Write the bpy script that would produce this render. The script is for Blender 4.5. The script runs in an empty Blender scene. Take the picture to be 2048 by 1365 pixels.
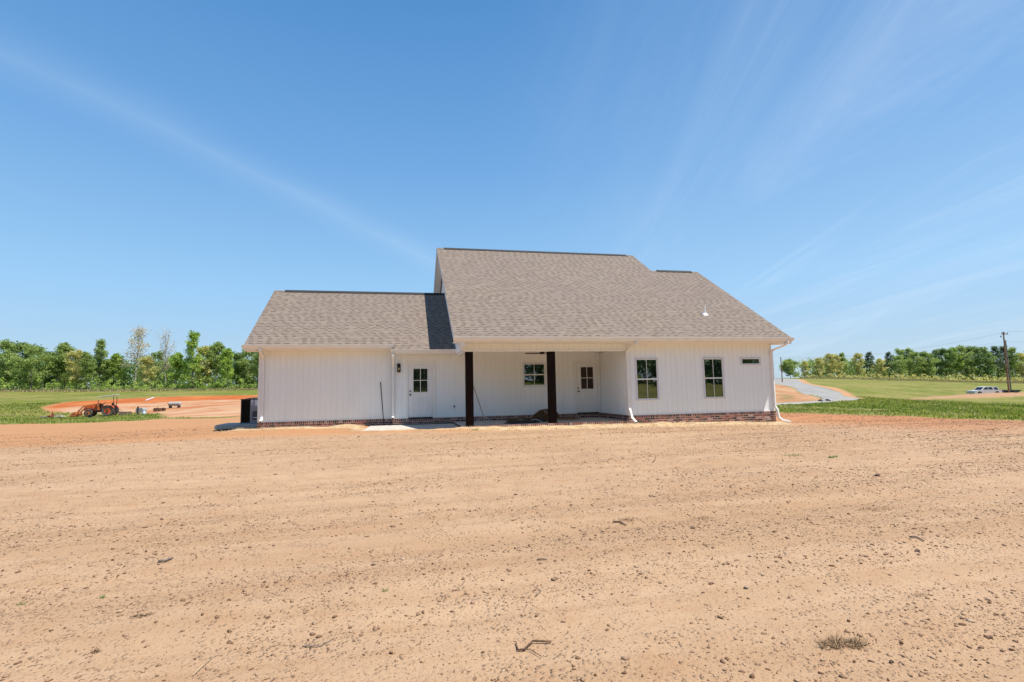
import bpy, math, random
import numpy as np
from mathutils import Vector, Matrix

# ------------------------------------------------------------------ camera, world, sun, exposure
sc = bpy.context.scene
COL = sc.collection
F_PX, YAW, PITCH, ROLL, EYE = 1032.99, 12.1282, 5.3956, -1.105, 1.0189
_y, _p, _r = [math.radians(a) for a in (YAW, PITCH, ROLL)]
FWD = np.array([math.sin(_y) * math.cos(_p), math.cos(_y) * math.cos(_p), math.sin(_p)])
_rt = np.array([math.cos(_y), -math.sin(_y), 0.0])
_up = np.cross(_rt, FWD)
RT = _rt * math.cos(_r) + _up * math.sin(_r)
UP = -_rt * math.sin(_r) + _up * math.cos(_r)
cam_d = bpy.data.cameras.new("camera")
cam = bpy.data.objects.new("camera", cam_d)
COL.objects.link(cam)
cam_d.sensor_width = 36.0
cam_d.lens = F_PX / 2048 * 36.0
cam_d.clip_start = 0.05
cam_d.clip_end = 6000
M = Matrix.Identity(4)
for i in range(3):
    M[i][0] = RT[i]; M[i][1] = UP[i]; M[i][2] = -FWD[i]
M[2][3] = EYE
cam.matrix_world = M
sc.camera = cam

SUN = Vector((0.384, -0.224, 1.0)).normalized()
SUN_EL = math.asin(SUN.z)
SUN_AZ = math.atan2(SUN.x, SUN.y)
world = bpy.data.worlds.new("World")
sc.world = world
world.use_nodes = True
wn, wl = world.node_tree.nodes, world.node_tree.links
wn.clear()
w_out = wn.new("ShaderNodeOutputWorld")
w_bg = wn.new("ShaderNodeBackground")
w_bg.inputs["Strength"].default_value = 0.15
w_sky = wn.new("ShaderNodeTexSky")
w_sky.sky_type = 'NISHITA'
w_sky.sun_disc = False
w_sky.sun_elevation = SUN_EL
w_sky.sun_rotation = SUN_AZ
w_sky.altitude = 100
w_sky.air_density = 1.0
w_sky.dust_density = 0.6
w_sky.ozone_density = 2.2
w_hsv = wn.new("ShaderNodeHueSaturation")
w_hsv.inputs["Saturation"].default_value = 1.0
wl.new(w_sky.outputs[0], w_hsv.inputs["Color"])
# thin cirrus: streaks laid on a high plane (direction / height), stretched along one heading
w_tc = wn.new("ShaderNodeTexCoord")
w_sep = wn.new("ShaderNodeSeparateXYZ")
wl.new(w_tc.outputs["Generated"], w_sep.inputs[0])


def wmath(op, a, b=None, clamp=False):
    n = wn.new("ShaderNodeMath"); n.operation = op; n.use_clamp = clamp
    for i, v in enumerate((a, b)):
        if v is None: continue
        if isinstance(v, (int, float)): n.inputs[i].default_value = v
        else: wl.new(v, n.inputs[i])
    return n.outputs[0]


zc = wmath('MAXIMUM', w_sep.outputs[2], 0.0)
zd = wmath('ADD', zc, 0.06)
w_cmb = wn.new("ShaderNodeCombineXYZ")
wl.new(wmath('DIVIDE', w_sep.outputs[0], zd), w_cmb.inputs[0])
wl.new(wmath('DIVIDE', w_sep.outputs[1], zd), w_cmb.inputs[1])


def _plane(px, py):
    d = FWD + RT * (px - 1024) / F_PX - UP * (py - 682.5) / F_PX
    d = d / np.linalg.norm(d)
    return float(d[0] / (d[2] + .06)), float(d[1] / (d[2] + .06))


def cirrus(rot, scl, loc, nscale, lo, hi, detail=6, dist=0.6):
    mp = wn.new("ShaderNodeMapping")
    mp.vector_type = 'TEXTURE'      # turn first, then stretch along the turned x axis
    mp.inputs["Rotation"].default_value = (0, 0, math.radians(rot))
    mp.inputs["Scale"].default_value = scl
    mp.inputs["Location"].default_value = loc
    wl.new(w_cmb.outputs[0], mp.inputs[0])
    nz = wn.new("ShaderNodeTexNoise")
    nz.inputs["Scale"].default_value = nscale
    nz.inputs["Detail"].default_value = detail
    nz.inputs["Roughness"].default_value = 0.66
    nz.inputs["Distortion"].default_value = dist
    wl.new(mp.outputs[0], nz.inputs["Vector"])
    mr = wn.new("ShaderNodeMapRange")
    mr.interpolation_type = 'SMOOTHSTEP'
    mr.inputs[1].default_value = lo; mr.inputs[2].default_value = hi
    wl.new(nz.outputs[0], mr.inputs[0])
    return mr.outputs[0]


cA = cirrus(60, (3.3, .62, 1), (0.4, 1.7, 0), 0.7, 0.50, 0.88)
_a, _b = _plane(1790, 505), _plane(2060, 385)
_hd = math.degrees(math.atan2(_b[1] - _a[1], _b[0] - _a[0]))
cB = cirrus(_hd, (3.6, .60, 1), (3.1, 0.2, 0), 0.75, 0.42, 0.80, 8, 1.0)
# the broad thin veil stands over the right-hand half of the sky
w_east = wn.new('ShaderNodeMapRange'); w_east.interpolation_type = 'SMOOTHSTEP'
w_east.inputs[1].default_value = .10; w_east.inputs[2].default_value = .75
wl.new(wmath('ADD', w_sep.outputs[0], 0.0), w_east.inputs[0])
cB = wmath('MULTIPLY', wmath('ADD', cB, .25), w_east.outputs[0])
# one long straight veil crossing the left half of the sky
mpL = wn.new("ShaderNodeMapping")
mpL.inputs["Rotation"].default_value = (0, 0, 0)
wl.new(w_cmb.outputs[0], mpL.inputs[0])

CIR_A, CIR_B = _plane(-60, 70), _plane(830, 505)   # the heading of the veil on that high plane
_dx, _dy = CIR_B[0] - CIR_A[0], CIR_B[1] - CIR_A[1]
_L = math.hypot(_dx, _dy)
nx_, ny_ = -_dy / _L, _dx / _L
sepL = wn.new("ShaderNodeSeparateXYZ"); wl.new(w_cmb.outputs[0], sepL.inputs[0])
dist_ = wmath('ADD', wmath('MULTIPLY', sepL.outputs[0], nx_), wmath('MULTIPLY', sepL.outputs[1], ny_))
dist_ = wmath('SUBTRACT', dist_, CIR_A[0] * nx_ + CIR_A[1] * ny_)
nzL = wn.new("ShaderNodeTexNoise"); nzL.inputs["Scale"].default_value = 1.1; nzL.inputs["Detail"].default_value = 5
wl.new(w_cmb.outputs[0], nzL.inputs["Vector"])
dist_ = wmath('ADD', dist_, wmath('MULTIPLY', wmath('SUBTRACT', nzL.outputs[0], 0.5), 0.22))
veil = wmath('SUBTRACT', 1.0, wmath('DIVIDE', wmath('ABSOLUTE', dist_), 0.25), clamp=True)
veil = wmath('MULTIPLY', wmath('MULTIPLY', veil, veil), wmath('ADD', nzL.outputs[0], 0.1))
clouds = wmath('ADD', wmath('ADD', wmath('MULTIPLY', cA, 0.07), wmath('MULTIPLY', cB, 0.33)), wmath('MULTIPLY', veil, 0.20), clamp=True)
w_mix = wn.new("ShaderNodeMix"); w_mix.data_type = 'RGBA'
wl.new(clouds, w_mix.inputs[0])
w_rmp = wn.new("ShaderNodeValToRGB")          # clear spring air: the sky model graded by elevation
_st = [(0.0, (1.28, 1.85, 2.35)), (.06, (1.22, 1.82, 2.45)), (.18, (.98, 1.86, 2.83)), (.40, (.50, 1.28, 2.45)), (.64, (.20, .83, 1.93)), (1.0, (.15, .7, 1.8))]
while len(w_rmp.color_ramp.elements) < len(_st): w_rmp.color_ramp.elements.new(.5)
for _e, (_p0, _c) in zip(w_rmp.color_ramp.elements, _st): _e.position = _p0; _e.color = tuple(v / 6 for v in _c) + (1,)
wl.new(zc, w_rmp.inputs[0])
w_gain = wn.new("ShaderNodeVectorMath"); w_gain.operation = 'SCALE'; w_gain.inputs[3].default_value = 6.0
wl.new(w_rmp.outputs[0], w_gain.inputs[0])
w_grade = wn.new("ShaderNodeMix"); w_grade.data_type = 'RGBA'; w_grade.inputs[0].default_value = .88
wl.new(w_hsv.outputs[0], w_grade.inputs[6]); wl.new(w_gain.outputs[0], w_grade.inputs[7])
wl.new(w_grade.outputs[2], w_mix.inputs[6])
w_mix.inputs[7].default_value = (2.6, 3.05, 3.6, 1)
wl.new(w_mix.outputs[2], w_bg.inputs["Color"])
wl.new(w_bg.outputs[0], w_out.inputs[0])

sun_d = bpy.data.lights.new("sun", 'SUN')
sun_d.energy = 3.7
sun_d.angle = math.radians(0.5)
sun_d.color = (1.0, 0.95, 0.87)
sun_o = bpy.data.objects.new("sun", sun_d)
sun_o.rotation_euler = SUN.to_track_quat('Z', 'Y').to_euler()
sun_o.location = (20, -10, 40)
COL.objects.link(sun_o)

sc.view_settings.view_transform = 'Standard'
sc.view_settings.look = 'None'
sc.view_settings.gamma = 1.0
sc.view_settings.exposure = 0.98
sc.cycles.max_bounces = 8
sc.cycles.transparent_max_bounces = 8

# ------------------------------------------------------------------ helpers
RNG = np.random.default_rng(7)
random.seed(7)


def ray(px, py):
    return FWD + RT * (px - 1024) / F_PX - UP * (py - 682.5) / F_PX


def at_y(px, py, Y):
    d = ray(px, py); t = Y / d[1]
    return np.array([0, 0, EYE]) + d * t


def at_d(px, py, D):
    return np.array([0, 0, EYE]) + ray(px, py) * D


def lin(r, g, b):
    out = []
    for v in (r, g, b):
        v /= 255.0
        out.append(v / 12.92 if v <= 0.04045 else ((v + 0.055) / 1.055) ** 2.4)
    return tuple(out) + (1,)


def tag(o, label=None, cat=None, group=None, kind=None):
    if label: o["label"] = label
    if cat: o["category"] = cat
    if group: o["group"] = group
    if kind: o["kind"] = kind
    return o


ORG = {}


def empty(name, loc, rz=0.0, local=False):
    o = bpy.data.objects.new(name, None)
    o.location = loc
    o.rotation_euler = (0, 0, rz)
    o.empty_display_size = 0.3
    COL.objects.link(o)
    ORG[o.name] = (0, 0, 0) if local else tuple(loc)   # local: the parts are modelled about the origin
    return o


def mesh_np(name, V, Fc, mat=None, parent=None, smooth=False, attrs=None, org=None):
    """V (n,3); Fc (m,k) array or a list of index lists."""
    V = np.asarray(V, dtype=np.float32)
    if org is None:
        org = ORG.get(parent.name, (0, 0, 0)) if parent is not None else (0, 0, 0)
    V = V - np.array(org, dtype=np.float32)
    me = bpy.data.meshes.new(name)
    if isinstance(Fc, np.ndarray):
        m, k = Fc.shape
        me.vertices.add(len(V)); me.vertices.foreach_set("co", V.ravel())
        me.loops.add(m * k); me.loops.foreach_set("vertex_index", Fc.astype(np.int32).ravel())
        me.polygons.add(m)
        me.polygons.foreach_set("loop_start", np.arange(0, m * k, k, dtype=np.int32))
        try:
            me.polygons.foreach_set("loop_total", np.full(m, k, dtype=np.int32))
        except Exception:
            pass
        me.update(calc_edges=True)
    else:
        me.from_pydata([tuple(map(float, v)) for v in V], [], [tuple(f) for f in Fc])
    if attrs:
        for an, (dom, data) in attrs.items():
            a = me.attributes.new(an, 'FLOAT', dom)
            a.data.foreach_set("value", np.asarray(data, dtype=np.float32))
    if smooth:
        me.polygons.foreach_set("use_smooth", np.ones(len(me.polygons), dtype=bool))
    if mat: me.materials.append(mat)
    me.validate()
    o = bpy.data.objects.new(name, me)
    COL.objects.link(o)
    if parent is not None:
        o.parent = parent
        ORG[o.name] = org
    else:
        ORG[o.name] = org
    return o


class MB:
    def __init__(s): s.v = []; s.f = []; s.sh = []

    def add(s, vs, fs, shade=None):
        b = len(s.v); s.v += [tuple(v) for v in vs]; s.f += [tuple(i + b for i in f) for f in fs]
        s.sh += [0.5 if shade is None else shade] * len(fs)
        return s

    def box(s, x0, x1, y0, y1, z0, z1, shade=None):
        vs = [(x, y, z) for z in (z0, z1) for y in (y0, y1) for x in (x0, x1)]
        return s.add(vs, [(0, 2, 3, 1), (4, 5, 7, 6), (0, 1, 5, 4), (2, 6, 7, 3), (0, 4, 6, 2), (1, 3, 7, 5)], shade)

    def beam(s, a, b, w, h, upv=(0, 0, 1), shade=None):
        a, b = Vector(a), Vector(b); d = (b - a).normalized()
        u = Vector(upv); sd = d.cross(u)
        if sd.length < 1e-4: sd = d.cross(Vector((1, 0, 0)))
        sd.normalize(); u = sd.cross(d).normalized()
        vs = []
        for p in (a, b):
            for i, j in ((-1, -1), (1, -1), (1, 1), (-1, 1)):
                vs.append(p + sd * (w / 2 * i) + u * (h / 2 * j))
        return s.add(vs, [(3, 2, 1, 0), (4, 5, 6, 7), (0, 1, 5, 4), (1, 2, 6, 5), (2, 3, 7, 6), (3, 0, 4, 7)], shade)

    def tube(s, pts, rad, n=8, cap=True, shade=None):
        pts = [Vector(p) for p in pts]
        if isinstance(rad, (int, float)): rad = [rad] * len(pts)
        prev = None; rings = []
        for i, p in enumerate(pts):
            d = (pts[min(i + 1, len(pts) - 1)] - pts[max(i - 1, 0)])
            if d.length < 1e-9: d = Vector((0, 0, 1))
            d.normalize()
            if prev is None:
                u = d.cross(Vector((0, 0, 1)))
                if u.length < 1e-3: u = d.cross(Vector((1, 0, 0)))
            else:
                u = prev - d * prev.dot(d)
                if u.length < 1e-6: u = d.cross(Vector((0, 0, 1)))
            u.normalize(); prev = u; w = d.cross(u)
            rings.append([p + (u * math.cos(2 * math.pi * k / n) + w * math.sin(2 * math.pi * k / n)) * rad[i] for k in range(n)])
        vs = [v for r in rings for v in r]; fs = []
        for i in range(len(pts) - 1):
            for k in range(n):
                a, b = i * n + k, i * n + (k + 1) % n
                fs.append((a, b, b + n, a + n))
        if cap:
            fs.append(tuple(range(n - 1, -1, -1))); fs.append(tuple((len(pts) - 1) * n + k for k in range(n)))
        return s.add(vs, fs, shade)

    def rtube(s, pts, w, h, xdir, shade=None):
        """rectangular pipe; xdir = constant side direction."""
        xd = Vector(xdir).normalized(); pts = [Vector(p) for p in pts]; vs = []
        for i, p in enumerate(pts):
            d = (pts[min(i + 1, len(pts) - 1)] - pts[max(i - 1, 0)]).normalized()
            u = d.cross(xd).normalized()
            for a, b in ((-1, -1), (1, -1), (1, 1), (-1, 1)):
                vs.append(p + xd * (w / 2 * a) + u * (h / 2 * b))
        fs = []
        for i in range(len(pts) - 1):
            for k in range(4):
                a, b = i * 4 + k, i * 4 + (k + 1) % 4
                fs.append((a, b, b + 4, a + 4))
        fs.append((3, 2, 1, 0)); e = (len(pts) - 1) * 4; fs.append((e, e + 1, e + 2, e + 3))
        return s.add(vs, fs, shade)

    def prism(s, prof, axis, a0, a1, shade=None):
        """profile [(u,v)] extruded along axis: x -> (u,v)=(y,z); y -> (x,z); z -> (x,y)."""
        def P(u, v, a):
            return {'x': (a, u, v), 'y': (u, a, v), 'z': (u, v, a)}[axis]
        n = len(prof)
        vs = [P(u, v, a0) for u, v in prof] + [P(u, v, a1) for u, v in prof]
        fs = [tuple(range(n)), tuple(range(2 * n - 1, n - 1, -1))]
        for k in range(n):
            fs.append((k, (k + 1) % n, (k + 1) % n + n, k + n)[::-1])
        return s.add(vs, fs, shade)

    def wheel(s, c, r, w, n=28, axis='y', hole=0.0, shade=None):
        c = Vector(c); vs = []; fs = []
        prof = [(r * .90, -w / 2), (r * .98, -w * .38), (r, 0), (r * .98, w * .38), (r * .90, w / 2)]
        if hole: prof = [(hole, -w * .42)] + prof + [(hole, w * .42)]
        m = len(prof)
        for k in range(n):
            a = 2 * math.pi * k / n
            for rr, o in prof:
                if axis == 'y': vs.append(c + Vector((rr * math.cos(a), o, rr * math.sin(a))))
                else: vs.append(c + Vector((o, rr * math.cos(a), rr * math.sin(a))))
        for k in range(n):
            for j in range(m if hole else m - 1):
                a, b = k * m + j, k * m + (j + 1) % m
                c2, d = ((k + 1) % n) * m + (j + 1) % m, ((k + 1) % n) * m + j
                fs.append((a, b, c2, d))
        if not hole:
            fs.append(tuple(k * m for k in range(n))); fs.append(tuple(k * m + m - 1 for k in range(n - 1, -1, -1)))
        return s.add(vs, fs, shade)

    def build(s, name, mat, parent=None, smooth=False, bevel=0.0, org=None):
        o = mesh_np(name, s.v, s.f, mat, parent, smooth, {"shade": ('FACE', s.sh)}, org)
        if bevel:
            b = o.modifiers.new("bevel", 'BEVEL'); b.width = bevel; b.segments = 2; b.limit_method = 'ANGLE'
        return o


def autosmooth(o, ang=40):
    me = o.data
    me.polygons.foreach_set("use_smooth", np.ones(len(me.polygons), dtype=bool))
    try: me.set_sharp_from_angle(angle=math.radians(ang))
    except Exception: pass
    return o


# numpy value noise
def _h(ix, iy, seed):
    n = (ix.astype(np.int64) * 374761393 + iy.astype(np.int64) * 668265263 + seed * 974634777) & 0xFFFFFFFF
    n = ((n ^ (n >> 13)) * 1274126177) & 0xFFFFFFFF
    return ((n ^ (n >> 16)) & 0xFFFF) / 65535.0


def vnoise(x, y, seed=0):
    ix, iy = np.floor(x), np.floor(y); fx, fy = x - ix, y - iy
    fx = fx * fx * (3 - 2 * fx); fy = fy * fy * (3 - 2 * fy)
    a, b = _h(ix, iy, seed), _h(ix + 1, iy, seed); c, d = _h(ix, iy + 1, seed), _h(ix + 1, iy + 1, seed)
    return (a * (1 - fx) + b * fx) * (1 - fy) + (c * (1 - fx) + d * fx) * fy - 0.5


def fbm(x, y, seed=0, octv=4):
    s = 0; a = 1.0
    for i in range(octv):
        s = s + a * vnoise(x, y, seed + i * 17); x = x * 2.03 + 11.3; y = y * 2.03 + 5.1; a *= 0.5
    return s


# material helpers
def new_mat(name):
    m = bpy.data.materials.new(name); m.use_nodes = True
    nt = m.node_tree; nt.nodes.clear()
    out = nt.nodes.new("ShaderNodeOutputMaterial"); b = nt.nodes.new("ShaderNodeBsdfPrincipled")
    nt.links.new(b.outputs[0], out.inputs[0])
    return m, nt, b


class NT:
    def __init__(s, nt): s.nt = nt; s.N = nt.nodes; s.L = nt.links

    def put(s, inp, v):
        if isinstance(v, (int, float)): inp.default_value = v
        elif isinstance(v, tuple): inp.default_value = v if len(v) == 4 or inp.type != 'RGBA' else v + (1,)
        else: s.L.new(v, inp)

    def math(s, op, a, b=None, c=None, clamp=False):
        n = s.N.new("ShaderNodeMath"); n.operation = op; n.use_clamp = clamp
        for i, v in enumerate((a, b, c)):
            if v is not None: s.put(n.inputs[i], v)
        return n.outputs[0]

    def noise(s, vec, scale, detail=4, rough=0.55, dist=0.0, out=0):
        n = s.N.new("ShaderNodeTexNoise")
        n.inputs["Scale"].default_value = scale; n.inputs["Detail"].default_value = detail
        n.inputs["Roughness"].default_value = rough; n.inputs["Distortion"].default_value = dist
        if vec is not None: s.L.new(vec, n.inputs["Vector"])
        return n.outputs[out]

    def vor(s, vec, scale, feat='F1', out=0):
        n = s.N.new("ShaderNodeTexVoronoi"); n.feature = feat; n.inputs["Scale"].default_value = scale
        s.L.new(vec, n.inputs["Vector"]); return n.outputs[out]

    def map(s, v, a, b, c=0.0, d=1.0, smooth=True):
        n = s.N.new("ShaderNodeMapRange"); n.interpolation_type = 'SMOOTHSTEP' if smooth else 'LINEAR'
        s.put(n.inputs[0], v)
        for i, x in enumerate((a, b, c, d)): n.inputs[i + 1].default_value = x
        return n.outputs[0]

    def mix(s, f, a, b, mode='MIX'):
        n = s.N.new("ShaderNodeMix"); n.data_type = 'RGBA'; n.blend_type = mode
        s.put(n.inputs[0], f); s.put(n.inputs[6], a); s.put(n.inputs[7], b)
        return n.outputs[2]

    def ramp(s, v, stops):
        n = s.N.new("ShaderNodeValToRGB"); cr = n.color_ramp
        while len(cr.elements) < len(stops): cr.elements.new(0.5)
        for e, (p, c) in zip(cr.elements, stops): e.position = p; e.color = c if len(c) == 4 else c + (1,)
        s.put(n.inputs[0], v); return n.outputs[0]

    def attr(s, name, out="Fac"):
        n = s.N.new("ShaderNodeAttribute"); n.attribute_name = name; return n.outputs[out]

    def obj(s): return s.N.new("ShaderNodeTexCoord").outputs["Object"]

    def scale(s, vec, sv, rot=0.0):
        n = s.N.new("ShaderNodeMapping"); n.inputs["Scale"].default_value = sv
        n.inputs["Rotation"].default_value = (0, 0, rot)
        s.L.new(vec, n.inputs[0]); return n.outputs[0]

    def bump(s, h, strength=0.5, dist=0.02, normal=None):
        n = s.N.new("ShaderNodeBump"); n.inputs["Strength"].default_value = strength; n.inputs["Distance"].default_value = dist
        s.put(n.inputs["Height"], h)
        if normal is not None: s.L.new(normal, n.inputs["Normal"])
        return n.outputs[0]

    def sep(s, vec):
        n = s.N.new("ShaderNodeSeparateXYZ"); s.L.new(vec, n.inputs[0]); return n.outputs

    def comb(s, x, y, z=0.0):
        n = s.N.new("ShaderNodeCombineXYZ")
        for i, v in enumerate((x, y, z)): s.put(n.inputs[i], v)
        return n.outputs[0]

    def white(s, vec):
        n = s.N.new("ShaderNodeTexWhiteNoise"); n.noise_dimensions = '3D'; s.L.new(vec, n.inputs["Vector"]); return n.outputs["Value"]


def simple(name, col, rough=0.6, metal=0.0, var=0.15, nscale=6.0, bump=0.0, spec=0.5, dark=None):
    m, nt, b = new_mat(name); n = NT(nt); o = n.obj()
    nz = n.noise(o, nscale, 5, 0.6)
    c2 = dark if dark else tuple(v * (1 - var * 1.6) for v in col[:3])
    c1 = tuple(min(1, v * (1 + var * .5)) for v in col[:3])
    n.put(b.inputs["Base Color"], n.mix(n.map(nz, .3, .7), c2, c1))
    b.inputs["Roughness"].default_value = rough; b.inputs["Metallic"].default_value = metal
    b.inputs["Specular IOR Level"].default_value = spec
    n.put(b.inputs["Roughness"], n.map(nz, .2, .8, max(0, rough - .08), min(1, rough + .08)))
    if bump: n.put(b.inputs["Normal"], n.bump(n.noise(o, nscale * 6, 4), bump, 0.01))
    return m


def hex_shade(name, stops, rough=0.8, transl=0.0, spec=0.3, noise=0.0):
    """colour picked per face by the 'shade' attribute."""
    m, nt, b = new_mat(name); n = NT(nt)
    c = n.ramp(n.attr("shade"), stops)
    if noise:
        c = n.mix(n.math('MULTIPLY', n.noise(n.obj(), 30, 4), noise), c, (0.02, 0.015, 0.01, 1))
    n.put(b.inputs["Base Color"], c)
    b.inputs["Roughness"].default_value = rough
    b.inputs["Specular IOR Level"].default_value = spec
    if transl:
        t = nt.nodes.new("ShaderNodeBsdfTranslucent"); n.put(t.inputs[0], c)
        mx = nt.nodes.new("ShaderNodeMixShader"); mx.inputs[0].default_value = transl
        nt.links.new(b.outputs[0], mx.inputs[1]); nt.links.new(t.outputs[0], mx.inputs[2])
        out = [x for x in nt.nodes if x.type == 'OUTPUT_MATERIAL'][0]
        nt.links.new(mx.outputs[0], out.inputs[0])
    return m


# ------------------------------------------------------------------ terrain
ANCH = []
for X in (-30, -12, 0, 12, 26):
    for Y, z in ((-60, 3.2), (-42, 2.3), (-20, .1), (-8, -.5), (0, -.5), (9, -.5)): ANCH.append((X, Y, z))
for X, z in ((-14, -.33), (-6, -.27), (2, -.32), (8, -.34), (14, -.46), (19, -.55)):
    ANCH.append((X, 16.5, z)); ANCH.append((X, 13, (z - .5) / 2 - .02))
for a in ((-5.4, 20.5, -.26), (-5.6, 24, -.30), (-10, 22, -.36), (-5, 30, -.32), (8, 35, -.35), (14.8, 18, -.46), (16, 24, -.52), (15, 32, -.5), (-18, 25, -.5)):
    ANCH.append(a)


def anchor(px, py, D):
    ANCH.append(tuple(at_d(px, py, D)))


for a in ((0, 849.5, 34), (132, 848, 35), (237, 843.6, 38), (290, 839, 43), (100, 838, 48), (200, 833, 60), (300, 828, 60), (60, 826, 62), (350, 817, 66), (480, 834, 42),
          (480, 812, 62), (470, 797, 92), (343, 795, 98), (237, 800, 90), (127, 806, 82), (0, 812, 80), (0, 779, 152), (125, 780, 150), (250, 780.5, 148), (400, 780, 145),
          (510, 779.5, 142), (120, 790, 118), (400, 787, 115), (0, 777, 230), (500, 777, 230), (-300, 795, 110), (-300, 775, 180),
          (1560, 828, 27), (1788, 831, 25), (2048, 842, 20), (2250, 850, 18), (1600, 812, 36), (1600, 806.5, 41), (1650, 800.5, 47), (1718, 798, 50), (1700, 815, 35),
          (1850, 820, 35), (2000, 820, 40), (1850, 804, 56), (1800, 800, 64), (1900, 795, 76), (2000, 790, 86), (2100, 790, 84),
          (1980, 793, 98), (2100, 792, 98), (1980, 776, 150), (1980, 766, 200), (2040, 759, 232), (1850, 757.5, 226), (1750, 756.5, 222), (1650, 756, 214), (1580, 757, 200),
          (1639, 774, 78), (1622, 791, 56), (1589, 776.5, 75), (1575, 790, 55), (1560, 765, 100), (1571, 757.5, 125), (1560, 758, 160), (1720, 778, 100), (1800, 772, 130), (1900, 770, 150),
          (2300, 765, 180), (2300, 757, 250), (1060, 770, 260), (1060, 778, 120)):
    anchor(*a)
for k in range(16):
    a = 2 * math.pi * k / 16
    ANCH.append((420 * math.sin(a), 420 * math.cos(a), 3.0))
    ANCH.append((1300 * math.sin(a), 1300 * math.cos(a), 2.0))
AN = np.array(ANCH)


def _phi(r): return np.sqrt(r * r + 36.0)


_D = np.hypot(AN[:, None, 0] - AN[None, :, 0], AN[:, None, 1] - AN[None, :, 1])
_A = _phi(_D); _n = len(AN)
_K = np.zeros((_n + 1, _n + 1)); _K[:_n, :_n] = _A - np.eye(_n) * 0.35; _K[:_n, _n] = 1; _K[_n, :_n] = 1
_W = np.linalg.solve(_K, np.append(AN[:, 2], 0))


def base_z(X, Y):
    X = np.asarray(X, float).ravel(); Y = np.asarray(Y, float).ravel(); out = np.empty(len(X))
    for i in range(0, len(X), 40000):
        r = np.hypot(X[i:i + 40000, None] - AN[None, :, 0], Y[i:i + 40000, None] - AN[None, :, 1])
        out[i:i + 40000] = _phi(r) @ _W[:_n] + _W[_n]
    return out


def g(x, y): return float(base_z([x], [y])[0])


def at_g(px, py):
    """where the sight line of a picture point meets the bare terrain."""
    d = ray(px, py); ts = np.concatenate([np.arange(1.5, 60, .1), np.arange(60, 400, .5)])
    P = np.array([0, 0, EYE]) + ts[:, None] * d
    h = P[:, 2] - base_z(P[:, 0], P[:, 1])
    i = np.argmax(h < 0)
    if h[i] >= 0: i = len(ts) - 1
    return P[i]


def sdist(P, poly):
    """signed distance in metres to a polygon, positive inside."""
    P = np.asarray(P, float); best = np.full(len(P), 1e9); ins = np.zeros(len(P), bool)
    n = len(poly)
    for i in range(n):
        a = np.array(poly[i][:2], float); b = np.array(poly[(i + 1) % n][:2], float); e = b - a
        t = np.clip(((P - a) @ e) / max(e @ e, 1e-9), 0, 1)
        best = np.minimum(best, np.hypot(*(P - a - t[:, None] * e).T))
        c = ((a[1] > P[:, 1]) != (b[1] > P[:, 1]))
        with np.errstate(divide='ignore', invalid='ignore'):
            ins ^= c & (P[:, 0] < (b[0] - a[0]) * (P[:, 1] - a[1]) / (b[1] - a[1] if b[1] != a[1] else 1e-9) + a[0])
    return np.where(ins, best, -best)


def G2(pts): return [tuple(at_g(*p)[:2]) for p in pts]


# regions of the ground, in metres
left_edge = G2([(-330, 856), (-60, 850.5), (0, 849.5), (132, 848), (237, 843.6), (290, 840), (330, 837)])
right_edge = G2([(1556, 826), (1640, 828), (1788, 831), (1912, 837), (2048, 842), (2200, 848), (2500, 860)])
SOIL = [(-75, -9), (-70, 14)] + left_edge + [(-14, 44), (-6, 52), (4, 42), (16, 34)] + right_edge + [(60, -9)]
ORANGE = G2([(80, 815.5), (127, 805), (237, 798.5), (343, 793.6), (430, 791.5), (520, 790.5), (640, 790)]) + [(12, 60), (4, 40), (-7, 42)] + \
    G2([(330, 836), (316, 832), (324, 828.4), (277, 826), (237, 828), (148, 827.5), (95, 824)])
RIM = G2([(82, 816), (127, 805), (237, 798.5), (343, 793.6), (430, 791.5), (520, 790.5), (520, 799), (430, 801), (343, 804), (237, 808), (150, 814), (100, 824)])
ROAD = G2([(1540, 757.5), (1571, 757.5), (1604, 765), (1639, 774), (1680, 785.5), (1718, 797.8)]) + G2([(1735, 799.5), (1650, 800.8), (1649, 799), (1622, 791), (1589, 776.5), (1552, 769), (1530, 766)])
DRIVE = G2([(1725, 798.3), (1650, 801), (1555, 806.3), (1500, 809), (1490, 816), (1555, 810.5), (1652, 805.5), (1712, 801)])
BANK = G2([(1530, 765.5), (1552, 769.5), (1589, 777), (1622, 791.5), (1648, 799.5), (1648, 801), (1600, 804), (1555, 806), (1500, 809)])
SHOULDER = G2([(1571, 757.8), (1580, 757.3), (1612, 764), (1650, 773), (1695, 786), (1735, 798), (1722, 798.5), (1680, 785), (1639, 773.5), (1604, 764.5)])
BERM = G2([(1800, 801), (1850, 796), (1925, 790.5), (2000, 787), (2100, 786), (2250, 786), (2250, 795), (2060, 794), (1950, 798), (1880, 801)])
STRAW = [(-6.0, 20.9), (-6.1, 20.2), (-3.6, 19.9), (-1.8, 19.6), (-1.35, 17.9), (1.6, 17.6), (3.5, 16.9), (7.5, 16.8), (10, 16.6), (14.2, 16.7), (14.9, 17.8), (8.4, 17.95), (2, 18.0), (-1.2, 18.2), (-1.5, 20.9)]


def spacing(lo, hi, fine0, fine1, s0, growth, smax):
    pos = [fine1]; s = s0
    while pos[-1] < hi: s = min(s * growth, smax); pos.append(pos[-1] + s)
    neg = [fine0]; s = s0
    while neg[-1] > lo: s = min(s * growth, smax); neg.append(neg[-1] - s)
    return np.array(neg[::-1] + list(np.arange(fine0 + s0, fine1 - s0 * .5, s0)) + pos)


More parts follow.
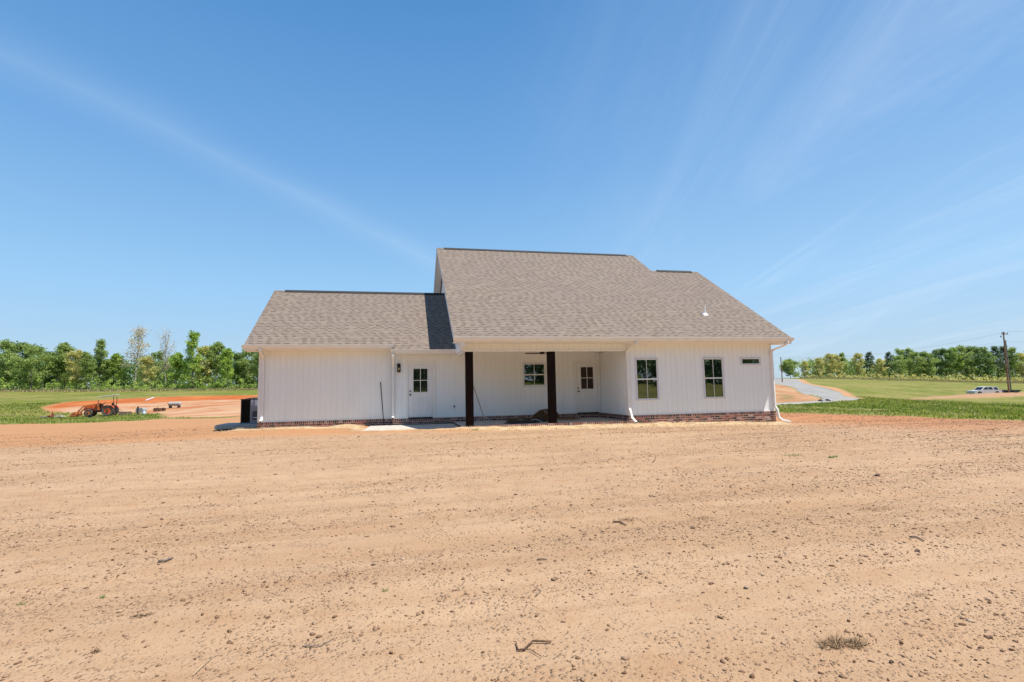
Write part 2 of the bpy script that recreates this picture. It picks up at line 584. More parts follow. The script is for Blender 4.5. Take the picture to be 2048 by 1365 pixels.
def micro(X, Y):
    """centimetre relief of the graded soil."""
    near = np.clip(1.25 - np.hypot(X, Y - 8) / 34, 0, 1)
    ca, sa = math.cos(.10), math.sin(.10)
    u, v = X * ca + Y * sa, -X * sa + Y * ca
    z = 0.050 * fbm(X * .35, Y * .35, 3, 3)
    z = z + 0.030 * fbm(u * .25, v * 1.7, 21, 3)
    rough = np.clip(.5 + 1.3 * fbm(X * .5 + 3, Y * .8, 33, 2) + .10 * np.clip(X - 1, -3, 6), .12, 1.3)
    z = z + near * rough * (0.020 * fbm(X * 3.1, Y * 3.1, 5, 3) + 0.022 * np.maximum(0, fbm(X * 9, Y * 9, 9, 2) - .12))
    z = z + near * .016 * fbm(u * .06, (v + .25 * vnoise(u * .12, v * .1, 66)) * 3.3, 61, 3)
    ruts = np.exp(-((v - 8.6) / .22) ** 2) + np.exp(-((v - 10.2) / .25) ** 2) + np.exp(-((v - 14.6) / .3) ** 2) + .7 * np.exp(-((v - 5.3) / .18) ** 2)
    return z - 0.022 * ruts * near


def ground_z(X, Y):
    X = np.asarray(X, float); Y = np.asarray(Y, float); sh = X.shape
    P = np.stack([X.ravel(), Y.ravel()], 1)
    z = base_z(P[:, 0], P[:, 1]) + micro(P[:, 0], P[:, 1])
    st = sdist(P, STRAW)
    z = z + 0.07 * np.clip((st + .15) / .5, 0, 1) * (1 + fbm(P[:, 0] * 1.4, P[:, 1] * 1.4, 71, 2))
    bm = sdist(P, BERM); far = P[:, 1] > 30
    z = z + far * 0.35 * np.clip((bm + 1) / 4, 0, 1)
    # under the house the soil stays below the slabs
    hs = np.minimum.reduce([P[:, 0] + 5.0, 14.2 - P[:, 0], P[:, 1] - 18.1, 33 - P[:, 1]])
    inhouse = (hs > 0) & ((P[:, 0] > -1.2) | (P[:, 1] > 21.0))
    z = np.where(inhouse, np.minimum(z, -.45), z)
    return z.reshape(sh)


xs = spacing(-1500, 1500, -7.5, 9.5, .055, 1.022, 40)
ys = spacing(-900, 1600, 2.0, 9.0, .05, 1.0175, 40)
GX, GY = np.meshgrid(xs, ys)
GZ = ground_z(GX, GY)
P2 = np.stack([GX.ravel(), GY.ravel()], 1)
GV = np.stack([GX.ravel(), GY.ravel(), GZ.ravel()], 1)
nx, ny = len(xs), len(ys)
idx = np.arange(nx * ny).reshape(ny, nx)
GF = np.stack([idx[:-1, :-1], idx[:-1, 1:], idx[1:, 1:], idx[1:, :-1]], -1).reshape(-1, 4)
att = {}
for nm, poly in (("soil", SOIL), ("orange", ORANGE), ("rim", RIM), ("road", ROAD), ("drive", DRIVE), ("bank", BANK), ("shoulder", SHOULDER), ("berm", BERM), ("straw", STRAW)):
    att[nm] = ('POINT', np.clip(sdist(P2, poly), -30, 30))

gm, gnt, gb = new_mat("ground"); n = NT(gnt)
oc = n.obj(); sx, sy, sz = n.sep(oc)
nE = n.math('SUBTRACT', n.noise(oc, .35, 6, .7), .5)        # ragged region borders
nF = n.math('SUBTRACT', n.noise(oc, 1.6, 5, .65), .5)
ragged = n.math('ADD', n.math('MULTIPLY', nE, 5.0), n.math('MULTIPLY', nF, 2.0))


def region(name, amp, lo, hi, shift=0.0):
    return n.map(n.math('ADD', n.math('ADD', n.attr(name), n.math('MULTIPLY', ragged, amp)), shift), lo, hi)


# grass cover
gl = n.noise(n.scale(oc, (.7, 1, 1)), .10, 7, .7); gh = n.noise(oc, 2.2, 5, .7); gk = n.noise(oc, .33, 8, .78)
grass = n.ramp(n.math('ADD', n.math('MULTIPLY', gk, .55), n.math('MULTIPLY', gh, .45)),
               [(.36, (.035, .058, .008)), (.45, (.085, .115, .014)), (.54, (.155, .165, .026)), (.66, (.26, .225, .08))])
drygr = n.map(gl, .42, .56)
grass = n.mix(n.math('MULTIPLY', drygr, .45), grass, (.27, .21, .08, 1))
# soils
st_v = n.scale(oc, (.35, 2.2, 1), -.10)
s_streak = n.noise(n.scale(oc, (.16, 3.4, 1), -.07), .8, 6, .62, .3)
s_big = n.noise(oc, .22, 5, .6); s_med = n.noise(oc, 2.6, 6, .65); s_fine = n.noise(oc, 38, 4, .7)
soilc = n.mix(n.map(n.math('ADD', n.math('MULTIPLY', s_big, .35), n.math('MULTIPLY', s_streak, .65)), .38, .62), (.345, .219, .128, 1), (.405, .270, .167, 1))
soilc = n.mix(n.math('MULTIPLY', n.map(s_med, .45, .75), .35), soilc, (.32, .17, .085, 1))
soilc = n.mix(n.math('MULTIPLY', n.map(s_fine, .50, .68), .40), soilc, (.24, .135, .075, 1))
# warm band of damp clay next to the house, the right-hand grass and the graded edge
xw = n.math('ADD', n.map(sy, 15.6, 18.6), n.math('MULTIPLY', nE, .9))
far_band = n.math('MULTIPLY', n.map(xw, .2, .9), .75)
soilc = n.mix(far_band, soilc, (.38, .185, .080, 1))
rb = n.math('MULTIPLY', n.map(sx, 13, 19), n.map(sy, 10, 16))
soilc = n.mix(n.math('MULTIPLY', rb, .7), soilc, (.36, .155, .070, 1))
orangec = n.mix(n.map(n.math('ADD', s_big, n.math('MULTIPLY', nF, .3)), .38, .62), (.33, .115, .038, 1), (.42, .235, .125, 1))
orangec = n.mix(n.map(n.noise(n.scale(oc, (.6, 1.1, 1)), .16, 7, .7), .40, .62), orangec, (.43, .27, .165, 1))
rimc = n.mix(n.map(s_big, .35, .7), (.33, .080, .018, 1), (.43, .15, .045, 1))
roadc = n.mix(n.map(n.noise(n.scale(oc, (1, .3, 1)), .8, 6, .7), .3, .7), (.21, .205, .195, 1), (.30, .285, .265, 1))
strawc = n.mix(n.map(n.noise(n.scale(oc, (1, 1, 1)), 5, 6, .75), .35, .65), (.41, .265, .135, 1), (.54, .42, .27, 1))
c = grass
c = n.mix(region("soil", .16, -.25, .35), c, soilc)
c = n.mix(region("orange", .30, -.5, .9), c, orangec)
c = n.mix(region("rim", .22, -.8, 1.6), c, rimc)
c = n.mix(region("berm", .95, -.6, .9), c, (.34, .20, .11, 1))
c = n.mix(region("bank", .10, -.3, .5), c, n.mix(n.map(n.math('ADD', s_big, nF), .3, .7), (.33, .15, .07, 1), (.40, .25, .14, 1)))
c = n.mix(n.math('MULTIPLY', region("bank", .3, 1.5, 3.0), n.map(gk, .46, .54)), c, (.15, .14, .05, 1))
c = n.mix(region("shoulder", .35, -.8, .5), c, (.42, .225, .12, 1))
c = n.mix(region("road", .05, -.2, .25), c, roadc)
c = n.mix(region("drive", .04, -.15, .2), c, n.mix(.5, roadc, (.36, .31, .25, 1)))
c = n.mix(region("straw", .10, -.12, .22), c, strawc)
n.put(gb.inputs["Base Color"], c)
gb.inputs["Roughness"].default_value = 0.95
gb.inputs["Specular IOR Level"].default_value = 0.15
crumbs = n.math('SUBTRACT', 1.0, n.map(n.vor(oc, 26), .12, .45))
crumb_mask = n.map(n.noise(oc, 3.0, 4, .6), .42, .60)
hgt = n.math('ADD', n.math('MULTIPLY', crumbs, crumb_mask), n.math('MULTIPLY', s_fine, .8))
b1 = n.bump(hgt, .8, .022)
b2 = n.bump(s_med, .55, .05, b1)
n.put(gb.inputs["Normal"], b2)
ground = mesh_np("ground", GV, GF, gm, None, True, att)
tag(ground, kind="structure")

# ------------------------------------------------------------------ soil clods, straw, grass
ICO_V = []
_t = (1 + 5 ** .5) / 2
for a, b in ((-1, _t), (1, _t), (-1, -_t), (1, -_t)): ICO_V.append((a, b, 0))
for a, b in ((-1, _t), (1, _t), (-1, -_t), (1, -_t)): ICO_V.append((0, a, b))
for a, b in ((_t, -1), (_t, 1), (-_t, -1), (-_t, 1)): ICO_V.append((a, 0, b))
ICO_V = np.array(ICO_V); ICO_V /= np.linalg.norm(ICO_V[0])
ICO_F = np.array([(0, 11, 5), (0, 5, 1), (0, 1, 7), (0, 7, 10), (0, 10, 11), (1, 5, 9), (5, 11, 4), (11, 10, 2), (10, 7, 6), (7, 1, 8), (3, 9, 4), (3, 4, 2), (3, 2, 6), (3, 6, 8), (3, 8, 9), (4, 9, 5), (2, 4, 11), (6, 2, 10), (8, 6, 7), (9, 8, 1)])


def clods(N, rmax, smin, smax, rng):
    # sample a fan in front, denser near, patchy
    out = []; tot = 0
    while tot < N:
        m = N * 2
        Y = 1.0 + (rmax - 1.0) * rng.random(m) ** 1.7
        X = (rng.random(m) * 2 - 1) * (Y * 1.12 + 5.2) + Y * .21
        dens = .36 + 1.4 * np.clip(fbm(X * .42 + 9, Y * .62, 51, 3) + .08, 0, 1) + .040 * np.clip(X - .5, 0, 9) * 1.0
        dens *= np.clip(.35 + 1.6 * (fbm(X * .2, (Y - .1 * X) * 1.4, 81, 2) + .3), .1, 1.5)
        k = rng.random(m) < dens
        k &= ~((Y > 17.3) & (X > -6.2) & (X < 14.9))
        k &= sdist(np.stack([X, Y], 1), SOIL) > .2
        out.append(np.stack([X[k], Y[k]], 1)); tot += k.sum()
    P = np.concatenate(out)[:N]
    s = smin * (1 - rng.random(N) * (1 - (smin / smax) ** 2.3)) ** (-1 / 2.3)
    s *= .72 + .032 * P[:, 1]            # tiny crumbs stop showing far away
    z = ground_z(P[:, 0], P[:, 1])
    R = rng.random((N, 12, 1)) * 1.25 + .35
    V = ICO_V[None] * R * s[:, None, None]
    V = V * (rng.random((N, 1, 3)) * np.array([.9, .9, .5]) + np.array([.6, .6, .4]))
    a = rng.random(N) * 6.283; ca, sa = np.cos(a), np.sin(a)
    x = V[..., 0] * ca[:, None] - V[..., 1] * sa[:, None]; y = V[..., 0] * sa[:, None] + V[..., 1] * ca[:, None]
    V = np.stack([x + P[:, 0, None], y + P[:, 1, None], V[..., 2] + (z + s * .22)[:, None]], -1)
    Fc = (ICO_F[None] + (np.arange(N) * 12)[:, None, None]).reshape(-1, 3)
    sh = np.repeat(rng.random(N), 20)
    return V.reshape(-1, 3), Fc, sh


clod_m, cnt, cb = new_mat("soil_clod"); n = NT(cnt)
cc = n.ramp(n.attr("shade"), [(0, (.12, .066, .036)), (.3, (.22, .135, .082)), (.7, (.34, .22, .14)), (.93, (.40, .275, .18)), (1, (.46, .34, .24))])
n.put(cb.inputs["Base Color"], n.mix(n.map(n.noise(n.obj(), 60, 4), .35, .7), cc, n.mix(.5, cc, (.2, .12, .08, 1))))
cb.inputs["Roughness"].default_value = .95; cb.inputs["Specular IOR Level"].default_value = .1
V, Fc, sh = clods(270000, 26, .0028, .020, RNG)
o = mesh_np("soil_clods", V, Fc, clod_m, None, False, {"shade": ('FACE', sh)})
tag(o, "small dry clods of tan soil scattered over the graded yard", "soil clods", kind="stuff")


def strands(P, z, L, w, tilt, rng, curl=0.0):
    """flat blades: 2 triangles per strand."""
    N = len(P); a = rng.random(N) * 6.283; t = tilt
    d = np.stack([np.cos(a) * np.cos(t), np.sin(a) * np.cos(t), np.sin(t)], 1)
    sd = np.stack([-np.sin(a), np.cos(a), np.zeros(N)], 1) * (w / 2)[:, None]
    b = np.stack([P[:, 0], P[:, 1], z], 1)
    up = np.array([0, 0, 1.0]) * (curl * L)[:, None] if np.ndim(curl) or curl else 0
    mid = b + d * (L * .55)[:, None] + (up * .4 if np.ndim(up) else 0)
    tip = b + d * L[:, None] - (up * .2 if np.ndim(up) else 0)
    V = np.stack([b - sd, b + sd, mid + sd * .8, mid - sd * .8, tip], 1).reshape(-1, 3)
    i = np.arange(N)[:, None] * 5
    F = np.concatenate([i + np.array([0, 1, 2]), i + np.array([0, 2, 3]), i + np.array([3, 2, 4])], 1).reshape(-1, 3)
    return V, F


# straw along the foundation
N = 26000
X = RNG.uniform(-6.3, 15, N); Y = RNG.uniform(16.3, 21, N)
sd_ = sdist(np.stack([X, Y], 1), STRAW)
k = (sd_ > -.1 - .5 * RNG.random(N) ** 3) & (RNG.random(N) < np.clip(.75 + 1.4 * fbm(X * 1.3, Y * 1.3, 4, 2), .1, 1))
k &= ~((X > -1.25) & (X < 14.2) & (Y > 17.88)); k &= ~((Y > 20.9)) & ~((X > -1.3) & (Y > 18))
P = np.stack([X[k], Y[k]], 1); N = len(P)
V, Fc = strands(P, ground_z(P[:, 0], P[:, 1]) + .008, RNG.uniform(.05, .20, N), RNG.uniform(.004, .010, N), RNG.normal(.12, .22, N), RNG)
straw_m = hex_shade("straw", [(0, (.28, .18, .085)), (.4, (.47, .35, .20)), (1, (.66, .54, .37))], .8, .15)
o = mesh_np("straw", V, Fc, straw_m, None, False, {"shade": ('FACE', np.repeat(RNG.random(N), 3))})
tag(o, "pale loose straw mulch strewn along the foot of the brick base", "straw", kind="stuff")

# grass blades on the nearer turf
grass_m = hex_shade("grass_blades", [(0, (.035, .080, .010)), (.3, (.095, .165, .018)), (.6, (.22, .275, .030)), (.85, (.34, .345, .07)), (1, (.46, .41, .19))], .7, .5)
pts = []
need = 95000
Y = np.concatenate([RNG.uniform(14, 52, 400000), RNG.uniform(36, 100, 260000)])
X = np.concatenate([RNG.uniform(12, 62, 400000), RNG.uniform(-100, -8, 260000)])
lim = np.abs(X - Y * .21) < Y * 1.35 + 6
X, Y = X[lim], Y[lim]
P = np.stack([X, Y], 1)
out_soil = (-sdist(P, SOIL) > -.45 * RNG.random(len(P)) ** 2)
for poly in (ORANGE, ROAD, DRIVE, BANK, BERM, SHOULDER): out_soil &= sdist(P, poly) < -.05
out_soil &= ~((X < 12) & (Y < 34) & (X > -20))
P = P[out_soil]
if len(P) > need: P = P[RNG.permutation(len(P))[:need]]
N = len(P); dst = np.hypot(P[:, 0], P[:, 1])
patch = 1.3 * fbm(P[:, 0] * .55, P[:, 1] * .30, 91, 4)
L = RNG.uniform(.03, .10, N) * np.clip(1 + 1.5 * patch, .4, 2.2) * (1 + .008 * dst)
V, Fc = strands(P, base_z(P[:, 0], P[:, 1]) - .01 + micro(P[:, 0], P[:, 1]), L, RNG.uniform(.02, .05, N) * (.5 + dst / 45), RNG.uniform(.7, 1.5, N), RNG)
sh = np.clip(.45 + .55 * patch + RNG.normal(0, .16, N), 0, 1)
o = mesh_np("grass", V, Fc, grass_m, None, False, {"shade": ('FACE', np.repeat(sh, 3))})
tag(o, "green grass growing beyond the bare soil on both sides of the house", "grass", kind="stuff")

# ------------------------------------------------------------------ house materials
def siding_mat():
    m, nt, b = new_mat("white_siding"); n = NT(nt); o = n.obj()
    v = n.noise(n.scale(o, (3, 3, .5)), 1.2, 5, .6)
    b.inputs["Roughness"].default_value = .55
    n.put(b.inputs["Base Color"], n.mix(n.map(v, .3, .7), (.85, .865, .875, 1), (.88, .895, .905, 1)))
    b.inputs["Specular IOR Level"].default_value = .3
    n.put(b.inputs["Normal"], n.bump(n.noise(n.scale(o, (30, 30, 2)), 3, 4), .12, .004))
    return m


def shingle_mat():
    m, nt, b = new_mat("shingles"); n = NT(nt); o = n.obj(); x, y, z = n.sep(o)
    v = n.math('DIVIDE', n.math('MULTIPLY', y, 1.192), .143)      # distance up the slope in courses
    row = n.math('FLOOR', v); fr = n.math('FRACT', v)
    roff = n.white(n.comb(row, 3.7, 0))
    u = n.math('ADD', n.math('DIVIDE', x, .155), n.math('MULTIPLY', roff, 7.3))
    # tabs of uneven width: jitter the coordinate before taking cells
    u = n.math('ADD', u, n.math('MULTIPLY', n.noise(n.comb(n.math('MULTIPLY', u, .9), n.math('MULTIPLY', row, 5.1)), 1.0, 1), 1.3))
    cell = n.math('FLOOR', u); fu = n.math('FRACT', u)
    r1 = n.white(n.comb(cell, row, 1.0)); r2 = n.white(n.comb(cell, row, 9.0)); r3 = n.white(n.comb(n.math('FLOOR', n.math('DIVIDE', u, 2.7)), row, 5.0))
    col = n.ramp(r2, [(0, (.180, .138, .108)), (.35, (.200, .156, .126)), (.7, (.210, .166, .134)), (1, (.228, .182, .142))])
    blend = n.map(n.noise(o, .5, 3), .35, .65)
    col = n.mix(n.math('MULTIPLY', blend, .35), col, (.190, .152, .134, 1))
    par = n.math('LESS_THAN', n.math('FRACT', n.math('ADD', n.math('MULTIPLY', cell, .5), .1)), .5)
    thick = n.math('MULTIPLY', par, n.math('GREATER_THAN', r1, .16))                       # laminated double tabs get a heavier painted shadow line
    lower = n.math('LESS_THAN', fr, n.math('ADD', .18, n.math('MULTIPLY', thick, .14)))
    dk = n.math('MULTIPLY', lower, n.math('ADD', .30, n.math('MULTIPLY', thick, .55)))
    col = n.mix(dk, col, (.030, .023, .020, 1))  # shadow along each course's lower edge, painted dark into the shingle colour
    gap = n.math('MULTIPLY', n.math('LESS_THAN', fu, .04), .15)
    col = n.mix(gap, col, (.06, .05, .045, 1))
    gr = n.noise(o, 160, 3, .7)
    col = n.mix(n.map(gr, .45, .75, 0, .2), col, (.27, .225, .185, 1))
    n.put(b.inputs["Base Color"], col)
    b.inputs["Roughness"].default_value = .93; b.inputs["Specular IOR Level"].default_value = .2
    h = n.math('ADD', n.math('MULTIPLY', n.math('SUBTRACT', 1.0, fr), .6), n.math('ADD', n.math('MULTIPLY', thick, .45), n.math('MULTIPLY', gr, .15)))
    n.put(b.inputs["Normal"], n.bump(h, .55, .010))
    return m


M_SIDE = siding_mat()
M_TRIM = simple("white_trim", (.84, .83, .815), .4, var=.03, nscale=3)
M_GUT = simple("white_aluminium", (.82, .81, .80), .32, var=.03, nscale=3)
M_VINYL = simple("vinyl_frame", (.66, .67, .73), .4, var=.03, nscale=3)
M_SASH = simple("sash_white", (.78, .78, .79), .35, var=.02)
M_SOFF = simple("soffit_white", (.84, .82, .79), .5, var=.03, nscale=4)
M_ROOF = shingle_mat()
M_BLACK = simple("black_metal", (.008, .008, .009), .55, var=.2)
M_RIDGE = simple("ridge_vent_black", (.022, .020, .019), .8, var=.4, nscale=30)
M_POST = None
mm, nt_, b_ = new_mat("dark_stained_wood"); n = NT(nt_); o_ = n.obj()
gr_ = n.noise(n.scale(o_, (22, 22, 1.2)), 1.5, 6, .65, .8)
n.put(b_.inputs["Base Color"], n.ramp(gr_, [(.3, (.006, .0035, .003)), (.55, (.016, .009, .0075)), (.75, (.032, .018, .015))]))
b_.inputs["Roughness"].default_value = .85; b_.inputs["Specular IOR Level"].default_value = .08; n.put(b_.inputs["Normal"], n.bump(gr_, .4, .006)); M_POST = mm
mm, nt_, b_ = new_mat("window_glass"); n = NT(nt_)
b_.inputs["Base Color"].default_value = (.006, .009, .009, 1); b_.inputs["Roughness"].default_value = .015
b_.inputs["IOR"].default_value = 2.5
n.put(b_.inputs["Normal"], n.bump(n.noise(n.obj(), 1.6, 2), .05, .05)); M_GLASS = mm
mm, nt_, b_ = new_mat("door_glass"); n = NT(nt_); o_ = n.obj()
b_.inputs["Base Color"].default_value = (.035, .026, .022, 1); b_.inputs["Roughness"].default_value = .03
b_.inputs["IOR"].default_value = 1.33
xx, yy, zz = n.sep(o_)
n.put(b_.inputs["Base Color"], n.mix(n.map(n.math('SINE', n.math('MULTIPLY', xx, 230.0)), -.2, .8), (.022, .014, .011, 1), (.060, .036, .026, 1))); M_BLIND = mm
mm, nt_, b_ = new_mat("door_glass_clear"); n = NT(nt_)
b_.inputs["Base Color"].default_value = (.012, .014, .015, 1); b_.inputs["Roughness"].default_value = .02; b_.inputs["IOR"].default_value = 2.2
M_DGLASS = mm
M_CONC = simple("concrete", (.46, .42, .36), .85, var=.12, nscale=5, bump=.3)
M_CONC2 = simple("pad_concrete", (.42, .42, .40), .85, var=.12, nscale=5, bump=.3)
M_MORTAR = simple("mortar", (.58, .53, .48), .9, var=.1, nscale=20)
M_BRICK = hex_shade("brick", [(0, (.045, .022, .022)), (.2, (.10, .040, .032)), (.45, (.20, .062, .045)), (.75, (.27, .095, .065)), (.93, (.33, .15, .11)), (1, (.42, .30, .26))], .85)

# ------------------------------------------------------------------ house
Dd, Dl, Dr = 20.5666, 20.8757, 17.8536
TP, OV, ZE = .6493, .5502, 2.84
XL, XD, XM, XR, XRL = -5.19, -.30, 2.17, 14.31, 8.20
YE = Dr - OV                      # eave line of the main roof
YEL = Dl - OV                     # eave line of the left wing
XmL, XmR, Xr1 = 1.712, 14.85, 12.26
Yr1, Yr2, YrL = 25.455, 23.475, 24.69
XlL = -5.607
house = empty("house", (4.5, 20.5, -.3))
tag(house, "white single storey house with vertical siding, brown shingle roof and a porch on dark posts", "house")
SB = .2045


def siding(mb, a, b, z0, z1, thick=.12):
    """wall sheet of vertical boards from a to b (seen from the right-hand side of a->b), grooves between boards."""
    a, b = np.array(a, float), np.array(b, float); L = np.hypot(*(b - a)); t = (b - a) / L; nrm = np.array([t[1], -t[0]])
    prof = [(0, 0)]; s = SB * .6
    while s < L - .03:
        prof += [(s - .011, 0), (s - .007, -.011), (s + .007, -.011), (s + .011, 0)]; s += SB
    prof.append((L, 0)); prof += [(L, -thick), (0, -thick)]
    pts = [a + t * u + nrm * w for u, w in prof]
    k = len(pts); vs = [(p[0], p[1], z0) for p in pts] + [(p[0], p[1], z1) for p in pts]
    fs = [(i, (i + 1) % k, (i + 1) % k + k, i + k) for i in range(k)]
    fs.append((k - 1, k - 2, k - 1 + 0))if False else None
    m_ = k - 2
    mb.add(vs, [f for f in fs if f])
    return mb


def zmain(y): return ZE + TP * (y - YE)
def zleft(y): return ZE + TP * (y - YEL)


WT = 2.62     # frieze underside level
siding(MB(), (XL, Dl), (XD + .004, Dl), -.003, WT + .06).build("wall", M_SIDE, house)
siding(MB(), (XD, Dd), (XRL, Dd), -.003, WT + .06).build("wall", M_SIDE, house)
siding(MB(), (XRL, Dr), (XR, Dr), -.003, WT + .06).build("wall", M_SIDE, house)
siding(MB(), (XRL, Dd - .01), (XRL, Dr + .01), -.003, 2.5).build("wall", M_SIDE, house)
# end walls, back wall and gables (solid bodies kept just inside the siding)
e = MB()
e.prism([(Dl + .13, -.4), (Dl + .13, 2.66), (YrL, zleft(YrL) - .24), (2 * YrL - YEL - .55, 2.66), (2 * YrL - YEL - .55, -.4)], 'x', XL, 2.6)
e.build("gable_wall", M_SIDE, house)
yb1, yb2 = 2 * Yr1 - YE - .55, 2 * Yr2 - YE - .55
e = MB(); e.prism([(Dd + .13, -.4), (Dd + .13, zmain(Dd + .13) - .24), (Yr1, zmain(Yr1) - .24), (yb1, 2.66), (yb1, -.4)], 'x', 2.10, 11.9)
e.build("gable_wall", M_SIDE, house)
e = MB(); e.prism([(Dr + .13, -.4), (Dr + .13, 2.66), (Yr2, zmain(Yr2) - .24), (yb2, 2.66), (yb2, -.4)], 'x', XRL + .13, XR)
e.build("gable_wall", M_SIDE, house)
# front part of the left main gable over the porch
e = MB(); e.prism([(Dr + .02, 2.66), (Dd + .2, zmain(Dd + .2) - .25), (Dd + .2, 2.45), (Dr + .02, 2.45)], 'x', 2.06, 2.2)
e.build("gable_wall", M_SIDE, house)
# frieze boards and corner trim
for bx in ((XL, XD + .02, Dl - .022, Dl - .002, WT, 2.735), (XD + .02, XM + .02, Dd - .022, Dd - .002, 2.50, 2.66), (XRL - .05, XR + .002, Dr - .022, Dr - .002, WT + .01, 2.735)):
    MB().box(*bx).build("frieze_board", M_TRIM, house)
for x0, x1, y, z1 in ((XL - .03, XL + .085, Dl, WT), (XD - .03, XD + .07, Dd, 2.5), (XR - .09, XR + .028, Dr, WT), (XRL - .028, XRL + .10, Dr, WT)):
    MB().box(x0, x1, y - .024, y + .10, -.002, z1).build("corner_board", M_TRIM, house)
MB().box(XL, XD, Dl - .016, Dl - .002, -.012, .03).box(XRL + .1, XR - .09, Dr - .016, Dr - .002, -.012, .035).box(XD + .07, XRL, Dd - .014, Dd - .002, -.012, .025).build("base_trim", M_TRIM, house)


# brick foundation: a soldier course over stretcher courses, every brick a block
def bricks(mb, mo, a, b, ztop, courses, rng, proud=.03, solid=.10):
    a, b = np.array(a, float), np.array(b, float); L = float(np.hypot(*(b - a))); t = (b - a) / L; nr = np.array([t[1], -t[0]])

    def blk(m, u0, u1, w0, w1, z0, z1, sh):
        P = [a + t * u + nr * w for u, w in ((u0, w0), (u1, w0), (u1, w1), (u0, w1))]
        vs = [(p[0], p[1], z0) for p in P] + [(p[0], p[1], z1) for p in P]
        m.add(vs, [(0, 3, 2, 1), (4, 5, 6, 7), (0, 1, 5, 4), (1, 2, 6, 5), (2, 3, 7, 6), (3, 0, 4, 7)], sh)
    zb = ztop - .105 - .079 * courses
    blk(mo, 0, L, -solid, proud - .003, zb, ztop - .004, .5)
    u = .006
    while u < L - .03:
        blk(mb, u, min(u + .055, L - .002), -.02, proud + rng.uniform(-.002, .003), ztop - .092, ztop, rng.random()); u += .072
    z = ztop - .106
    for k in range(courses):
        u = -.1 * (k % 2)
        while u < L - .02:
            blk(mb, max(u, .003), min(u + .195, L - .003), -.02, proud + rng.uniform(-.002, .003), z - .061, z, rng.random()); u += .207
        z -= .079


mbk, mmo = MB(), MB(); rb_ = random.Random(3)
bricks(mbk, mmo, (XL - .03, Dl), (XD - .03, Dl), -.012, 2, rb_)
bricks(mbk, mmo, (XD - .03, Dd), (.20, Dd), -.012, 1, rb_)
bricks(mbk, mmo, (.21, Dd - .07), (1.24, Dd - .07), -.035, 1, rb_, .03, .17)
bricks(mbk, mmo, (1.25, Dd), (XRL + .01, Dd), -.012, 1, rb_)
bricks(mbk, mmo, (XRL, Dd), (XRL, Dr - .02), -.012, 1, rb_)
bricks(mbk, mmo, (XRL - .03, Dr), (XR + .03, Dr), -.012, 5, rb_)
bricks(mbk, mmo, (XR, Dr), (XR, Dr + 6), -.012, 5, rb_)
bricks(mbk, mmo, (XL, Dl + 6), (XL, Dl), -.012, 3, rb_)
bricks(mbk, mmo, (2.00, Dr + .01), (XRL - .04, Dr + .01), -.190, 1, rb_)
bricks(mbk, mmo, (2.00, Dd - .1), (2.00, Dr + .02), -.192, 1, rb_, .03, .1)
bb = mbk.build("brick_base", M_BRICK, house); mmo.build("mortar", M_MORTAR, bb)
# porch floor
MB().box(2.10, XRL - .12, Dr + .11, Dd - .03, -.45, -.197).build("porch_floor", M_CONC, house, bevel=.004)

# porch header, ceiling, posts
t = MB(); siding(t, (XM - .03, Dr), (XRL + .0, Dr), 2.385, WT + .14, .16); t.build("porch_beam", M_SIDE, house)
MB().box(XM - .06, XRL + .03, Dr - .024, Dr - .002, 2.372, 2.425).box(XM - .06, XM + .04, Dr - .02, Dr + .16, 2.372, 2.80).box(XM - .06, XRL, Dr - .002, Dr + .163, 2.368, 2.384).build("beam_trim", M_TRIM, house)
MB().box(XM, XRL, Dr + .165, Dd - .005, 2.56, 2.62).build("porch_ceiling", M_SOFF, house)
MB().box(XM - .02, XM + .12, Dr + .165, Dd - .005, 2.384, 2.63).build("side_beam", M_TRIM, house)
for x in (2.185, 5.165):
    MB().box(x, x + .255, Dr - .0, Dr + .255, -.186, 2.366).build("porch_post", M_POST, house, bevel=.008)


# roofs: slabs with the front slope, back slope and overhangs
def slab(mb, pts, th=.03):
    """pts: polygon in (x, y, z) top surface; thickness downwards."""
    k = len(pts); vs = list(pts) + [(x, y, z - th) for x, y, z in pts]
    fs = [tuple(range(k)), tuple(range(2 * k - 1, k - 1, -1))] + [(i, i + k, (i + 1) % k + k, (i + 1) % k) for i in range(k)]
    return mb.add(vs, fs)


mr = MB()
Z = zmain
slab(mr, [(XmL, YE, Z(YE)), (XmR, YE, Z(YE)), (XmR, Yr2, Z(Yr2)), (Xr1, Yr2, Z(Yr2)), (Xr1, Yr1, Z(Yr1)), (XmL, Yr1, Z(Yr1))])
b1y = 2 * Yr1 - YE; b2y = 2 * Yr2 - YE
slab(mr, [(XmL, Yr1, Z(Yr1)), (Xr1, Yr1, Z(Yr1)), (Xr1, b1y, ZE), (XmL, b1y, ZE)])
slab(mr, [(Xr1 + .002, Yr2, Z(Yr2)), (XmR, Yr2, Z(Yr2)), (XmR, b2y, ZE), (Xr1 + .002, b2y, ZE)])
main_roof = mr.build("roof", M_ROOF, house)
